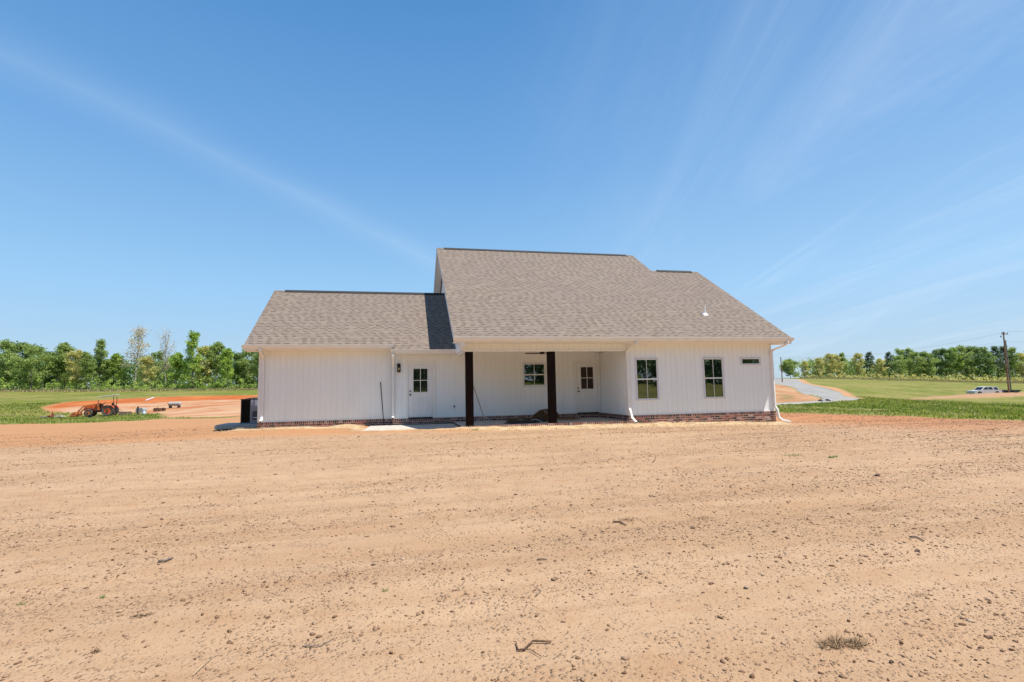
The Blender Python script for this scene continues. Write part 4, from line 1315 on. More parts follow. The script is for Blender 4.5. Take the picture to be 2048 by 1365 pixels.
def tuft(px, py, r, h, N, label, cat, mat, name, w=(.0015, .004), flat=.5):
    x, y = gp(px, py); rg = np.random.default_rng(int(px + py))
    a = rg.random(N) * 6.283; q = rg.random(N) ** .7 * r
    P = np.stack([x + np.cos(a) * q * 1.5, y + np.sin(a) * q * .8], 1)
    z = ground_z(P[:, 0], P[:, 1]) + rg.random(N) * h * .35
    V, F = strands(P, z, rg.uniform(.4, 1, N) * h * 1.3, rg.uniform(*w, N), rg.uniform(-.2, .5 + 1.6 * flat * rg.random(N), N) if flat < .5 else rg.uniform(.1, 1.3, N), rg)
    o = mesh_np(name, V, F, mat, None, False, {"shade": ('FACE', np.repeat(rg.random(N), 3))}); tag(o, label, cat); return o


tuft(1668, 1314, .070, .050, 230, "uprooted clump of dry brown grass near the lower right corner", "dry grass", M_DRY, "dry_grass_clump", (.0018, .0045), .45)
tuft(1712, 1306, .055, .050, 190, "smaller dry grass clump touching the big one on its right", "dry grass", M_DRY, "dry_grass_clump", (.0018, .0045), .45)
tuft(1405, 1040, .10, .03, 80, "sparse tan grass tuft above the dark stone", "dry grass", M_DRY, "dry_grass_tuft", (.003, .007))
tuft(1258, 1045, .09, .03, 130, "flat tan grass tuft near the short thick twig", "dry grass", M_DRY, "dry_grass_tuft", (.003, .007), .1)
tuft(1745, 1015, .14, .03, 80, "dry tuft on the cloddy ground toward the right", "dry grass", M_DRY, "dry_grass_tuft", (.004, .009))
tuft(1838, 1198, .05, .02, 70, "dry wispy tuft on the lower right of the yard", "dry grass", M_DRY, "dry_grass_tuft")
tuft(285, 1240, .05, .025, 150, "tan dry tuft on the lower left of the yard", "dry grass", M_DRY, "dry_grass_tuft", (.002, .005), .1)
tuft(192, 1314, .018, .025, 90, "small dark root clump near the lower left corner", "root clump", M_DRY, "root_clump", (.001, .003))
tuft(1586, 912, .14, .035, 60, "pale green weed patch toward the grass on the right", "weed", M_WEED, "weed_patch", (.008, .016))
tuft(1667, 919, .08, .05, 50, "bright green weed right of the pale weed patch", "weed", M_WEED, "weed_patch", (.008, .016))
tuft(206, 1200, .018, .022, 40, "tiny dark green weed on the lower left", "weed", M_WEED, "weed", (.002, .005))
tuft(43, 1207, .02, .022, 30, "tiny weed near the left edge of the yard", "weed", M_WEED, "weed", (.002, .005))
tuft(771, 1202, .015, .022, 30, "tiny weed in the lower middle of the yard", "weed", M_WEED, "weed", (.002, .004))
tuft(950, 862, .10, .07, 40, "small weed at the foot of the first porch post", "weed", M_WEED, "weed", (.008, .016))
tuft(1195, 850, .16, .07, 70, "small weed at the brick edge of the porch", "weed", M_WEED, "weed", (.008, .016))
tuft(830, 858, .10, .10, 60, "small weed growing at the patio edge", "weed", M_WEED, "weed", (.008, .016))

# ------------------------------------------------------------------ trees
BARK = simple("tree_bark", (.25, .20, .155), .95, var=.4, nscale=1.2)
BARKD = simple("dark_bark", (.09, .07, .055), .95, var=.4, nscale=1.2)
BARKP = simple("pale_bark", (.42, .36, .30), .95, var=.3, nscale=1.2)
LEAF = {  # leaf colours lightened to stand in for thin haze over the far trees
    'mid': hex_shade("leaves_mid_green", [(0, (0.166, 0.244, 0.059)), (.5, (0.306, 0.406, 0.109)), (1, (0.498, 0.569, 0.190))], .6, .55),
    'dark': hex_shade("leaves_dark_green", [(0, (0.114, 0.186, 0.059)), (.5, (0.210, 0.314, 0.096)), (1, (0.345, 0.441, 0.140))], .6, .52),
    'bright': hex_shade("leaves_spring_green", [(0, (0.204, 0.325, 0.059)), (.5, (0.370, 0.511, 0.096)), (1, (0.562, 0.662, 0.165))], .6, .56),
    'yellow': hex_shade("leaves_yellow_green", [(0, (0.345, 0.337, 0.090)), (.5, (0.575, 0.534, 0.177)), (1, (0.680, 0.662, 0.290))], .6, .55),
    'tan': hex_shade("leaves_pale_buds", [(0, (0.396, 0.302, 0.153)), (.5, (0.626, 0.499, 0.278)), (1, (0.680, 0.638, 0.403))], .7, .45),
    'pine': hex_shade("pine_needles", [(0, (0.070, 0.111, 0.059)), (.5, (0.121, 0.180, 0.090)), (1, (0.191, 0.256, 0.128))], .7, .4),
}


def leafcloud(C, RC, per, size, rng, flat=.75):
    """quads scattered through soft clusters; C centres, RC radii. returns V, F, shade."""
    C = np.repeat(C, per, 0); R = np.repeat(RC, per); N = len(C)
    d = rng.normal(size=(N, 3)); d /= np.linalg.norm(d, axis=1)[:, None]
    q = rng.random(N) ** .45
    P = C + d * (R * q)[:, None] * np.array([1, 1, flat])
    a = rng.normal(size=(N, 3)); a /= np.linalg.norm(a, axis=1)[:, None]
    b = np.cross(a, rng.normal(size=(N, 3))); b /= np.linalg.norm(b, axis=1)[:, None]
    s = size * rng.uniform(.5, 1.25, N)[:, None]
    V = np.stack([P - a * s, P + b * s * .6, P + a * s, P - b * s * .6], 1).reshape(-1, 3)
    F = np.arange(N * 4).reshape(-1, 4)
    cl = np.repeat(rng.normal(0, .20, len(C) // per), per)
    sh = np.clip(.52 + cl + rng.normal(0, .20, N), 0, 1)
    return V, F, sh


def make_tree(seed, H, R, base, kind='broad', leaf='mid', bark=BARK, dens=1.0, size=.25, tr=1.0):
    rng = np.random.default_rng(seed); m = MB(); cen = []; rad = []
    n_ = 9; lean = rng.normal(0, .02, 2); path = []
    for i in range(n_ + 1):
        t = i / n_; path.append((lean[0] * H * t + rng.normal(0, .05), lean[1] * H * t + rng.normal(0, .05), H * (.90 if kind != 'pine' else .97) * t))
    r0 = H * .0135 * tr
    m.tube([(path[0][0], path[0][1], -.5)] + path, [r0 * 1.35] + [r0 * (1 - .88 * (i / n_) ** .9) for i in range(n_ + 1)], 7)
    nl = {'broad': 17, 'tall': 19, 'bare': 26, 'pine': 26, 'bush': 12}[kind]
    for k in range(nl):
        t = base + (.97 - base) * ((k + rng.random() * .8) / nl); az = k * 2.4 + rng.normal(0, .3)
        i = min(int(t / .97 * n_), n_ - 1); p = Vector(path[i]).lerp(Vector(path[i + 1]), min(1.0, t / .97 * n_ - i) if t / .97 * n_ - i > 0 else 0)
        u = (t - base) / (1 - base)
        prof = {'broad': math.sin(math.pi * min(1, .18 + .80 * u)) ** .6, 'tall': (.6 + .4 * math.sin(math.pi * (.1 + .85 * u))) * (1.05 - .5 * u), 'bare': .45 + .55 * math.sin(math.pi * (.15 + .7 * u)),
                'pine': max(.16, 1.0 - .85 * u) * (.75 + .4 * rng.random()), 'bush': math.sin(math.pi * min(1, .3 + .65 * u)) ** .5}[kind]
        L = R * prof * rng.uniform(.75, 1.12); el = {'broad': .45, 'tall': .7, 'bare': .95, 'pine': .05, 'bush': .6}[kind] + rng.normal(0, .15 if kind != 'pine' else .35) + .3 * u
        d = Vector((math.cos(az) * math.cos(el), math.sin(az) * math.cos(el), math.sin(el)))
        q = [p]; dd = d.copy()
        for s_ in range(4):
            dd = (dd + Vector(rng.normal(0, .13, 3)) + Vector((0, 0, .08 if kind != 'pine' else -.02))).normalized(); q.append(q[-1] + dd * L / 4)
        rb = r0 * .42 * (1 - .5 * u)
        m.tube(q, [rb, rb * .8, rb * .6, rb * .4, rb * .15], 5, cap=False)
        for s_ in range(2, 5): cen.append(tuple(q[s_])); rad.append((.25 if kind != 'pine' else .26) * R * rng.uniform(.7, 1.2))
        for w in range(4 if kind != 'bare' else 8):
            b0 = q[1 + w % 3 + (1 if w > 2 and w < 6 else 0)]; d2 = (dd * .7 + Vector(rng.normal(0, .6, 3)) + Vector((0, 0, .25 if kind != 'pine' else 0))).normalized(); l2 = L * rng.uniform(.25, .5)
            e = b0 + d2 * l2; m.tube([b0, b0.lerp(e, .5) + Vector(rng.normal(0, .04 * l2, 3)), e], [rb * .4, rb * .25, rb * .08], 4, cap=False)
            cen.append(tuple(e)); rad.append((.26 if kind != 'pine' else .26) * R * rng.uniform(.6, 1.2))
    if kind in ('broad', 'tall', 'bush'):
        cen.append((path[-1][0], path[-1][1], H * .93)); rad.append(R * .25)
    C, RC = np.array(cen), np.array(rad)
    per = max(2, int({'broad': 44, 'tall': 40, 'bare': 2.2, 'pine': 34, 'bush': 34}[kind] * dens))
    V, F, sh = leafcloud(C, RC, per, size, rng, .8)
    k = V.reshape(-1, 4, 3)[:, :, 2].min(1) > .05
    V = V.reshape(-1, 4, 3)[k].reshape(-1, 3); F = np.arange(len(V)).reshape(-1, 4); sh = sh[k]
    root = empty("leafy_tree" if kind not in ('pine', 'bare') else ("pine_tree" if kind == 'pine' else "bare_tree"), (0, 0, 0))
    m.build("trunk", bark, root)
    mesh_np("crown", V, F, LEAF[leaf], root, False, {"shade": ('FACE', sh)})
    return root


PROTO = {}


def proto(key, *a, **k): PROTO[key] = (make_tree(*a, **k), a[1])


proto('A', 11, 14, 4.6, .10, 'broad', 'mid', BARK)
proto('B', 12, 14, 4.2, .12, 'broad', 'dark', BARKD, 1.1)
proto('C', 13, 14, 3.9, .27, 'tall', 'mid', BARKP)
proto('D', 14, 14, 4.0, .12, 'broad', 'yellow', BARKP, .8)
proto('E', 15, 18, 4.8, .34, 'tall', 'tan', BARKP, .28, .20, .9)
proto('F', 16, 17, 4.4, .30, 'bare', 'tan', BARKP, 1.0, .18, .8)
proto('G', 17, 18, 4.2, .16, 'tall', 'bright', BARK, .85)
proto('H', 18, 13, 3.8, .26, 'tall', 'bright', BARKP)
proto('P', 19, 16, 3.8, .34, 'pine', 'pine', BARKD, .55, .26)
proto('Q', 20, 9, 4.6, .10, 'broad', 'mid', BARK, 1.3)
proto('S', 21, 16, 3.6, .30, 'tall', 'mid', BARKD, .6)
used = set()


def place(key, px, top, base_py, D, label, group, cat="tree", rz=0.0, dx=1.0):
    root, H0 = PROTO[key]
    if key in used:
        r = root.copy(); COL.objects.link(r); r.parent = None
        for ch in root.children:
            c_ = ch.copy(); COL.objects.link(c_); c_.parent = r
        for kk in ("label", "category", "group"):
            if kk in r: del r[kk]
    else:
        r = root; used.add(key)
    b = at_d(px, base_py, D); z = g(b[0], b[1]); tp_ = at_d(px, top, D)
    h = (tp_[2] - z) / H0
    r.location = (b[0], b[1], z); r.rotation_euler = (0, 0, rz); r.scale = (h * dx, h * dx, h)
    tag(r, label, cat, group); return r


_ord = ["first", "second", "third", "fourth", "fifth", "sixth", "seventh", "eighth", "ninth", "tenth", "eleventh", "twelfth", "thirteenth", "fourteenth", "fifteenth", "sixteenth", "seventeenth", "eighteenth", "nineteenth", "twentieth",
        "twenty-first", "twenty-second", "twenty-third", "twenty-fourth", "twenty-fifth", "twenty-sixth", "twenty-seventh", "twenty-eighth", "twenty-ninth", "thirtieth"]
LT = [('A', 8, 684, 780), ('B', 38, 682, 779), ('A', 62, 692, 780), ('B', 88, 700, 780), ('C', 112, 686, 780), ('A', 128, 697, 780), ('D', 152, 700, 780), ('C', 176, 705, 780), ('S', 197, 677, 780),
      ('B', 214, 716, 780), ('H', 232, 708, 781), ('E', 268, 653, 781), ('D', 292, 712, 781), ('F', 330, 668, 781), ('A', 312, 705, 781), ('H', 350, 706, 781), ('G', 384, 660, 780),
      ('D', 410, 692, 780), ('C', 432, 684, 780), ('H', 454, 698, 780), ('B', 474, 703, 780), ('A', 496, 699, 780), ('S', 516, 694, 779), ('B', 540, 690, 779)]
adj = {'A': "rounded green tree", 'B': "dense dark green tree", 'C': "upright mid green tree", 'D': "loose yellow green tree", 'E': "tallest tree with tan half open leaves and a long pale trunk",
       'F': "bare grey tree with fine upswept branches", 'G': "tall bright green tree above its neighbours", 'H': "narrow fresh green tree", 'S': "thin crowned tree", 'P': "dark pine", 'Q': "round green tree"}
rg = random.Random(5); order = {}
for i, (k, px, tp_, by) in enumerate(sorted(LT, key=lambda a: a[1])):
    lab = adj[k] if k in 'EFG' else f"{adj[k]}, {_ord[i]} from the left of the left woodland"
    if k in 'EFG': lab = lab.replace(" with tan half open leaves and a long pale trunk", " with sparse tan leaves and a pale trunk") + " in the left woodland"
    place(k, px, tp_, by, 147 + rg.uniform(-5, 5), lab, "trees along the left edge of the field", rz=rg.uniform(0, 6.28), dx=rg.uniform(.95, 1.2))
RTL = [('Q', 1581, 722, 756, 200), ('D', 1612, 722, 756, 206), ('D', 1640, 716, 756, 208), ('D', 1660, 707, 756, 210), ('D', 1674, 709, 756, 212), ('S', 1688, 705, 756, 218), ('D', 1718, 706, 757, 212), ('P', 1740, 704, 757, 226),
       ('D', 1763, 717, 757, 212), ('P', 1779, 704, 757, 226), ('A', 1806, 699, 757, 228), ('A', 1800, 712, 757, 214), ('S', 1820, 696, 757, 222), ('A', 1832, 704, 757, 216), ('B', 1848, 702, 757, 218), ('A', 1860, 706, 757, 216), ('P', 1874, 699, 757, 226),
       ('B', 1893, 695, 758, 220), ('H', 1908, 696, 758, 222), ('A', 1926, 693, 758, 222), ('B', 1944, 691, 758, 222), ('B', 1962, 692, 758, 224), ('S', 1978, 702, 758, 224), ('P', 1998, 692, 759, 224), ('P', 2015, 692, 759, 228),
       ('S', 2032, 694, 759, 222), ('D', 2046, 706, 760, 224), ('A', 2075, 697, 760, 226)]
for i, (k, px, tp_, by, D) in enumerate(RTL):
    lab = f"{adj[k]}, {_ord[i]} from the left of the woodland right of the house" if k != 'Q' else "round green tree standing alone at the left end of the far woodland"
    place(k, px, tp_, by, D, lab, "trees along the far edge of the right field", rz=rg.uniform(0, 6.28), dx=rg.uniform(.95, 1.25))
for k, (r, h) in PROTO.items(): assert k in used, k


def wood_mass(name, pts, hfun, rng, leaf, per=26, size=.30, low=0.0, dots=8, rad=(.9, 1.9), label=None, cat=None):
    C, R = [], []
    for x, y in pts:
        z = g(x, y); h = hfun(x, y) * rng.uniform(.75, 1.1)
        for _ in range(dots): C.append((x + rng.normal(0, 1.6), y + rng.normal(0, 2.0), z + low + (h - low) * rng.random() ** 1.1)); R.append(rng.uniform(*rad))
    V, F, sh = leafcloud(np.array(C), np.array(R), per, size, rng, .8)
    o = mesh_np(name, V, F, LEAF[leaf], None, False, {"shade": ('FACE', sh)}); tag(o, label, cat, kind="stuff"); return o


rng = np.random.default_rng(40)
pl = [at_d(px + rng.normal(0, 8), 780, D)[:2] for D in (156, 166, 178) for px in range(-160, 700, 13)]
wood_mass("woods", pl, lambda x, y: 9.5, rng, 'dark', 26, .34, -.5, 15, (1.0, 2.2), "deep woodland behind the left row of trees", "woods")
pl = [at_d(px + rng.normal(0, 5), 780, 142 + rng.normal(0, 1.2))[:2] for px in range(-160, 640, 6)]
wood_mass("undergrowth", pl, lambda x, y: 3.4 if rng.random() < .5 else 1.8, rng, 'bright', 16, .24, 0, 4, (.5, 1.1), "bright leafy undergrowth at the foot of the left woodland", "undergrowth")
pl = [at_d(px + rng.normal(0, 4), 757, D)[:2] for D in (232, 244) for px in range(1616, 2330, 9)]
wood_mass("woods", pl, lambda x, y: 8.5, rng, 'mid', 22, .42, -.5, 14, (1.1, 2.4), "deep woodland behind the right row of trees", "woods")
pl = [at_d(px + rng.normal(0, 4), 757, 208 + rng.normal(0, 2))[:2] for px in range(1604, 2100, 6)]
wood_mass("undergrowth", pl, lambda x, y: 2.6 if rng.random() < .6 else 1.4, rng, 'yellow', 14, .30, 0, 4, (.6, 1.2), "pale scrub at the foot of the right woodland", "undergrowth")
pl = [(x_ + rng.normal(0, 2), -44 + rng.normal(0, 4)) for x_ in np.arange(-70, 100, 2.2)]
wood_mass("woods", pl, lambda x, y: 17.0, rng, 'dark', 30, .55, 0, 22, (1.5, 3.0), "dark trees mirrored in the window glass", "woods")
# dry grass fringe at the field edges
pts = []
for px0, px1, py, D0, D1 in ((-200, 560, 780, 134, 143), (1600, 2100, 758, 190, 208)):
    for _ in range(9000):
        b = at_d(rng.uniform(px0, px1), py, rng.uniform(D0, D1)); pts.append((b[0], b[1]))
P = np.array(pts); N = len(P)
V, F = strands(P, base_z(P[:, 0], P[:, 1]), rng.uniform(.25, .75, N), rng.uniform(.06, .16, N), rng.uniform(.9, 1.5, N), rng)
o = mesh_np("dry_grass", V, F, hex_shade("dry_fringe", [(0, (.17, .15, .05)), (.5, (.34, .29, .14)), (1, (.46, .40, .22))], .9, .3), None, False, {"shade": ('FACE', np.repeat(rng.random(N), 3))})
tag(o, "tall pale dry grass at the foot of the woodlands", "dry grass", kind="stuff")

# ------------------------------------------------------------------ fence, poles, wires
M_FPOST = simple("fence_post_wood", (.36, .28, .20), .9, var=.3)
M_WIRE = simple("wire_grey", (.22, .22, .22), .5, .5)
fb = at_d(120, 781, 137); fence = empty("wire_fence", (fb[0], fb[1], g(fb[0], fb[1]))); tag(fence, "wire fence on short wooden posts in front of the left woodland", "fence")
fp = []
for i, px in enumerate((-60, -36, -14, 9, 29, 37, 61, 85, 106, 115, 136, 163, 180, 195, 211, 225, 262, 300, 345)):
    b = at_d(px, 781, 136 + .6 * math.sin(i * 2.1)); z = g(b[0], b[1]); h = 1.15 + .25 * rg.random() + (.25 if i % 4 == 1 else 0); lx = rg.uniform(-.05, .05)
    MB().tube([(b[0], b[1], z - .3), (b[0] + lx, b[1], z + h)], .075, 7).build("post", M_FPOST, fence); fp.append((b[0], b[1], z))
for q in (.35, .7, 1.05):
    MB().tube([(x, y, z + q) for x, y, z in fp], .008, 4).build("strand", M_WIRE, fence)

M_POLE = simple("utility_pole_wood", (.30, .165, .10), .85, var=.4, nscale=2, bump=.3)
M_POLEG = simple("weathered_pole_wood", (.23, .20, .17), .85, var=.4, nscale=2)


def pole(px0, py0, px1, py1, D, r, mat, label, head):
    b = at_d(px0, py0, D); t = at_d(px1, py1, D); z = min(b[2], g(b[0], b[1])) - .3
    p = empty("utility_pole", (b[0], b[1], z)); tag(p, label, "utility pole")
    MB().tube([(b[0], b[1], z), tuple(t)], [r, r * .7], 12).build("shaft", mat, p)
    right = Vector((RT[0], RT[1], 0)).normalized(); T = Vector(t)
    if head:
        MB().beam(T + right * -.55 + Vector((0, -.2, -.45)), T + right * .55 + Vector((0, -.2, -.45)), .10, .12).build("crossarm", mat, p)
        for k in (-.5, 0, .5):
            c0 = T + right * k + Vector((0, -.2, -.39)); MB().tube([c0, c0 + Vector((0, 0, .10)), c0 + Vector((0, 0, .26))], [.03, .07, .05], 8).build("insulator", M_GREY, p)
        c0 = T + right * -.62 + Vector((0, -.1, -1.0)); MB().tube([c0, c0 + Vector((0, 0, .3))], .09, 8).build("cutout", M_GREY, p)
    return T


T1 = pole(2018, 787, 2006.5, 664, 92, .135, M_POLE, "leaning brown utility pole in front of the parked pickups", True)
T2 = pole(2022, 781, 2011, 681, 112, .14, M_POLEG, "slimmer grey utility pole just behind the brown one", False)
T3 = pole(1565.3, 772.5, 1561.3, 714.5, 104, .11, M_POLE, "short thin utility pole by the road at the house corner", False)


def wire(a, b, sag, label):
    a, b = Vector(a), Vector(b)
    P = [a.lerp(b, t) - Vector((0, 0, sag * 4 * t * (1 - t))) for t in np.linspace(0, 1, 24)]
    o = MB().tube(P, .011, 5).build("power_line", M_WIRE, None); tag(o, label, "wire")


far = at_d(1300, 730, 260); rgt = at_d(2300, 618, 70)
wire(T1 - Vector((.5, .2, .2)), T3 + Vector((0, 0, -.1)), 1.3, "upper power line from the brown pole to the thin pole")
wire(T2 - Vector((0, 0, .3)), T3 - Vector((0, 0, .5)), .6, "lower power line from the grey pole to the thin pole")
wire(T1 + Vector((.5, -.2, .0)), rgt, .8, "power line leaving the brown pole toward the right edge")
wire(T2 - Vector((0, 0, .2)), rgt + np.array([0, 0, -3.0]), .8, "power line leaving the grey pole toward the right edge")

# ------------------------------------------------------------------ vehicles
M_WPAINT = simple("silver_paint", (.58, .57, .56), .35, .0, var=.04)
M_TYRE = simple("tyre_rubber", (.022, .021, .020), .8, var=.4, nscale=10)
M_VGLASS = simple("vehicle_glass", (.008, .010, .012), .05, spec=.8)
M_CHROME = simple("wheel_silver", (.40, .40, .42), .35, .7)


def pickup(label):
    """faces -x; origin on the ground at mid wheelbase."""
    r = empty("pickup_truck", (0, 0, 0)); tag(r, label, "pickup truck", "pickup trucks parked beyond the dirt bank")
    W = .98
    body = [(-2.90, .42), (-2.92, .80), (-2.84, 1.02), (-1.40, 1.12), (1.00, 1.16), (2.85, 1.14), (2.90, .55), (2.42, .50)]
    arch = lambda cx: [(cx + .50 * math.cos(a), .38 + .50 * math.sin(a)) for a in np.linspace(0, math.pi, 9)]
    prof = body + arch(1.85) + [(1.25, .42)] + arch(-1.80)
    m = MB(); m.prism(prof, 'y', -W, W); m.build("body", M_WPAINT, r)
    m = MB(); cp = [(-1.42, 1.12), (-.62, 1.78), (-.30, 1.86), (.95, 1.86), (1.28, 1.17)]; k = len(cp)
    vs = [(x, -W * (1 - .11 * (z - 1.1) / .7), z) for x, z in cp] + [(x, W * (1 - .11 * (z - 1.1) / .7), z) for x, z in cp]
    m.add(vs, [tuple(range(k)), tuple(range(2 * k - 1, k - 1, -1))] + [(i, i + k, (i + 1) % k + k, (i + 1) % k) for i in range(k)]); m.build("cab", M_WPAINT, r)
    for s in (-1, 1):
        yw = lambda z: s * (W * (1 - .11 * (z - 1.1) / .7) + .006)
        for q in ([(-1.12, 1.20), (-.58, 1.70), (.02, 1.74), (.02, 1.20)], [(.10, 1.20), (.10, 1.74), (.86, 1.74), (1.08, 1.20)]):
            MB().add([(x, yw(z), z) for x, z in q] + [(x, yw(z) - s * .01, z) for x, z in q], [(0, 1, 2, 3), (7, 6, 5, 4), (0, 4, 5, 1), (1, 5, 6, 2), (2, 6, 7, 3), (3, 7, 4, 0)]).build("window", M_VGLASS, r)
    MB().add([(-1.36, -.80, 1.19), (-1.36, .80, 1.19), (-.68, .74, 1.75), (-.68, -.74, 1.75)] + [(-1.38, -.80, 1.18), (-1.38, .80, 1.18), (-.70, .74, 1.76), (-.70, -.74, 1.76)], [(0, 1, 2, 3), (7, 6, 5, 4), (0, 4, 5, 1), (1, 5, 6, 2), (2, 6, 7, 3), (3, 7, 4, 0)]).build("windscreen", M_VGLASS, r)
    MB().box(1.35, 2.80, -.85, .85, 1.165, 1.20).build("bed_cover", M_BLACK, r)
    MB().box(-2.98, -2.90, -.94, .94, .42, .64).build("bumper", M_CHROME, r); MB().box(2.89, 2.99, -.94, .94, .42, .62).build("bumper", M_CHROME, r)
    for s in (-.7, .7): MB().box(-2.935, -2.88, s - .20, s + .20, .78, .96).build("headlight", M_PAPER, r)
    for x in (-1.80, 1.85):
        for s in (-.84, .84):
            w = MB().wheel((x, s, .38), .38, .26, 24).build("wheel", M_TYRE, r)
            MB().wheel((x, s * 1.02, .38), .22, .26, 16).build("rim", M_CHROME, w)
    return r


def copy_tree(o, parent=None):
    c_ = o.copy(); COL.objects.link(c_); c_.parent = parent
    for ch in o.children: copy_tree(ch, c_)
    return c_


b = at_d(1969, 790, 96); fr = math.atan2(RT[1], RT[0])
pk = pickup("silver pickup parked beyond the dirt bank, its front end farthest left")
pk.scale = (.88, .88, .88); pk.location = (b[0], b[1], g(b[0], b[1]) + .08); pk.rotation_euler = (0, 0, fr)
b = at_d(1980, 790, 99.5); pk2 = copy_tree(pk); pk2.location = (b[0], b[1], g(b[0], b[1]) + .12); pk2.rotation_euler = (0, 0, fr + .03); pk2["label"] = "second silver pickup half hidden behind the first, its tail at the brown pole"
b = at_d(2026, 788, 97); zt_ = at_d(2026, 780.5, 97)[2]
tr_ = empty("flatbed_trailer", (b[0], b[1], g(b[0], b[1]))); tr_.rotation_euler = (0, 0, fr); tag(tr_, "low black flatbed trailer right of the utility poles", "trailer")
ORG[tr_.name] = (0, 0, 0); hz_ = zt_ - g(b[0], b[1])
MB().box(-1.5, .75, -.9, .9, hz_ - .25, hz_).build("deck", M_BLACK, tr_); MB().box(-1.4, 1.2, -.06, .06, hz_ - .45, hz_ - .26).build("drawbar", M_BLACK, tr_)
for s in (-.95, .95):
    MB().wheel((-.4, s, hz_ - .55), .36, .2, 20).build("wheel", M_TYRE, tr_)

# tractor with front loader; faces -x, origin on the ground under the rear axle
M_OR = simple("tractor_orange", (.60, .10, .020), .5, var=.35, nscale=3)
M_ORD = simple("tractor_orange_dusty", (.52, .15, .045), .7, var=.4, nscale=4)
M_DARKM = simple("dark_machine_metal", (.05, .045, .04), .6, var=.4)
M_DTYRE = simple("dusty_tyre", (.10, .088, .072), .9, var=.4, nscale=6)
M_RUST = simple("rusty_steel", (.17, .085, .05), .8, var=.5, nscale=6)
b = at_d(220, 832, 60); tz = g(b[0], b[1])
tr = empty("tractor", (b[0], b[1], tz), fr + .34, local=True); tr.scale = (.96, .96, .96)
tag(tr, "orange tractor with front loader and grey canopy on the grass left of the house", "tractor")
for s in (-1, 1):
    w = MB().wheel((0, s * .72, .62), .62, .42, 36, hole=.36).build("rear_wheel", M_DTYRE, tr)
    lug = MB()
    for k in range(26):
        a = 2 * math.pi * k / 26 + (.06 if s > 0 else 0); ca, sa = math.cos(a), math.sin(a)
        for h_ in (-1, 1):
            lug.beam((ca * .625, s * .72, .62 + sa * .625), (math.cos(a + .10) * .615, s * .72 + h_ * .20, .62 + math.sin(a + .10) * .615), .035, .03, (ca, 0, sa))
    lug.build("lugs", M_DTYRE, w)
    MB().wheel((0, s * .74, .62), .37, .26, 28).build("rim", M_OR, w); MB().wheel((0, s * .90, .62), .12, .08, 16).build("hub", M_DARKM, w)
    w = MB().wheel((-1.95, s * .66, .42), .42, .26, 30, hole=.23).build("front_wheel", M_DTYRE, tr)
    MB().wheel((-1.95, s * .68, .42), .235, .16, 22).build("rim", M_ORD, w); MB().wheel((-1.95, s * .78, .42), .09, .06, 14).build("hub", M_DARKM, w)
    fpn = [(.62 * math.cos(a) * 1.14, .62 + .62 * math.sin(a) * 1.14) for a in np.linspace(2.75, .55, 12)]
    fin = [(x * .95, .62 + (z - .62) * .95) for x, z in fpn[::-1]]
    MB().prism(fpn + fin, 'y', s * .72 - .24, s * .72 + .24).build("fender", M_OR, tr)
m = MB(); m.prism([(-2.45, .62), (-2.50, 1.10), (-2.30, 1.28), (-1.05, 1.36), (-1.0, .66)], 'y', -.30, .30); m.build("hood", M_OR, tr, bevel=.04)
MB().box(-2.53, -2.46, -.24, .24, .68, 1.10).build("grille", M_DARKM, tr)
MB().prism([(-2.35, .42), (-2.35, .66), (.25, .80), (.25, .45)], 'y', -.22, .22).build("chassis", M_DARKM, tr)
MB().box(-2.05, -1.85, -.58, .58, .34, .48).build("front_axle", M_DARKM, tr); MB().box(-.10, .10, -.55, .55, .50, .74).build("rear_axle", M_DARKM, tr)
MB().tube([(-1.30, .2, 1.30), (-1.30, .2, 1.95)], .035, 8).build("exhaust_pipe", M_DARKM, tr)
MB().box(-.95, -.80, -.28, .28, .80, 1.42).build("dashboard", M_DARKM, tr)
m = MB(); m.tube([(-.80, 0, 1.35), (-.62, 0, 1.50)], .02, 6); m.tube([(-.62 + .1 * math.cos(a), .19 * math.sin(a), 1.52 + .16 * math.cos(a)) for a in np.linspace(0, 2 * math.pi, 17)], .016, 6); m.build("steering_wheel", M_BLACK, tr)
m = MB(); m.box(-.22, .26, -.26, .26, .98, 1.10); m.box(.18, .30, -.25, .25, 1.10, 1.55); m.build("seat", M_BLACK, tr, bevel=.03)
for s in (-.52, .52):
    MB().tube([(.42, s, .98), (.46, s, 1.9), (.42, s, 2.34)], .035, 8).build("canopy_post", M_DARKM, tr)
m = MB(); m.prism([(-1.05, 2.22), (-1.08, 2.28), (-.9, 2.34), (.62, 2.56), (.72, 2.54), (.70, 2.48), (-.9, 2.26)], 'y', -.68, .68); m.build("canopy", simple("canopy_grey", (.50, .53, .55), .5), tr, bevel=.02)
for s in (-.48, .48):
    m = MB(); m.beam((-1.0, s, .75), (-1.12, s, 1.46), .08, .16, (1, 0, 0)); m.beam((-1.12, s, 1.46), (-2.55, s, 1.18), .07, .15); m.beam((-2.55, s, 1.18), (-3.15, s, .40), .07, .14, (1, 0, 0)); m.build("loader_arm", M_ORD, tr)
    MB().tube([(-1.15, s * 1.02, .80), (-2.3, s * 1.02, 1.0)], .035, 7).tube([(-2.45, s, 1.25), (-3.05, s, .70)], .03, 7).build("hydraulic_ram", M_DARKM, tr)
MB().prism([(-3.12, .60), (-3.05, .30), (-3.10, .10), (-3.60, .04), (-3.86, .02), (-3.62, .075), (-3.20, .14), (-3.15, .32), (-3.22, .58)], 'y', -.85, .85).build("bucket", M_ORD, tr)
for s in (-.86, .84): MB().prism([(-3.12, .60), (-3.05, .30), (-3.10, .10), (-3.80, .03), (-3.25, .58)], 'y', s, s + .02).build("bucket_side", M_ORD, tr)
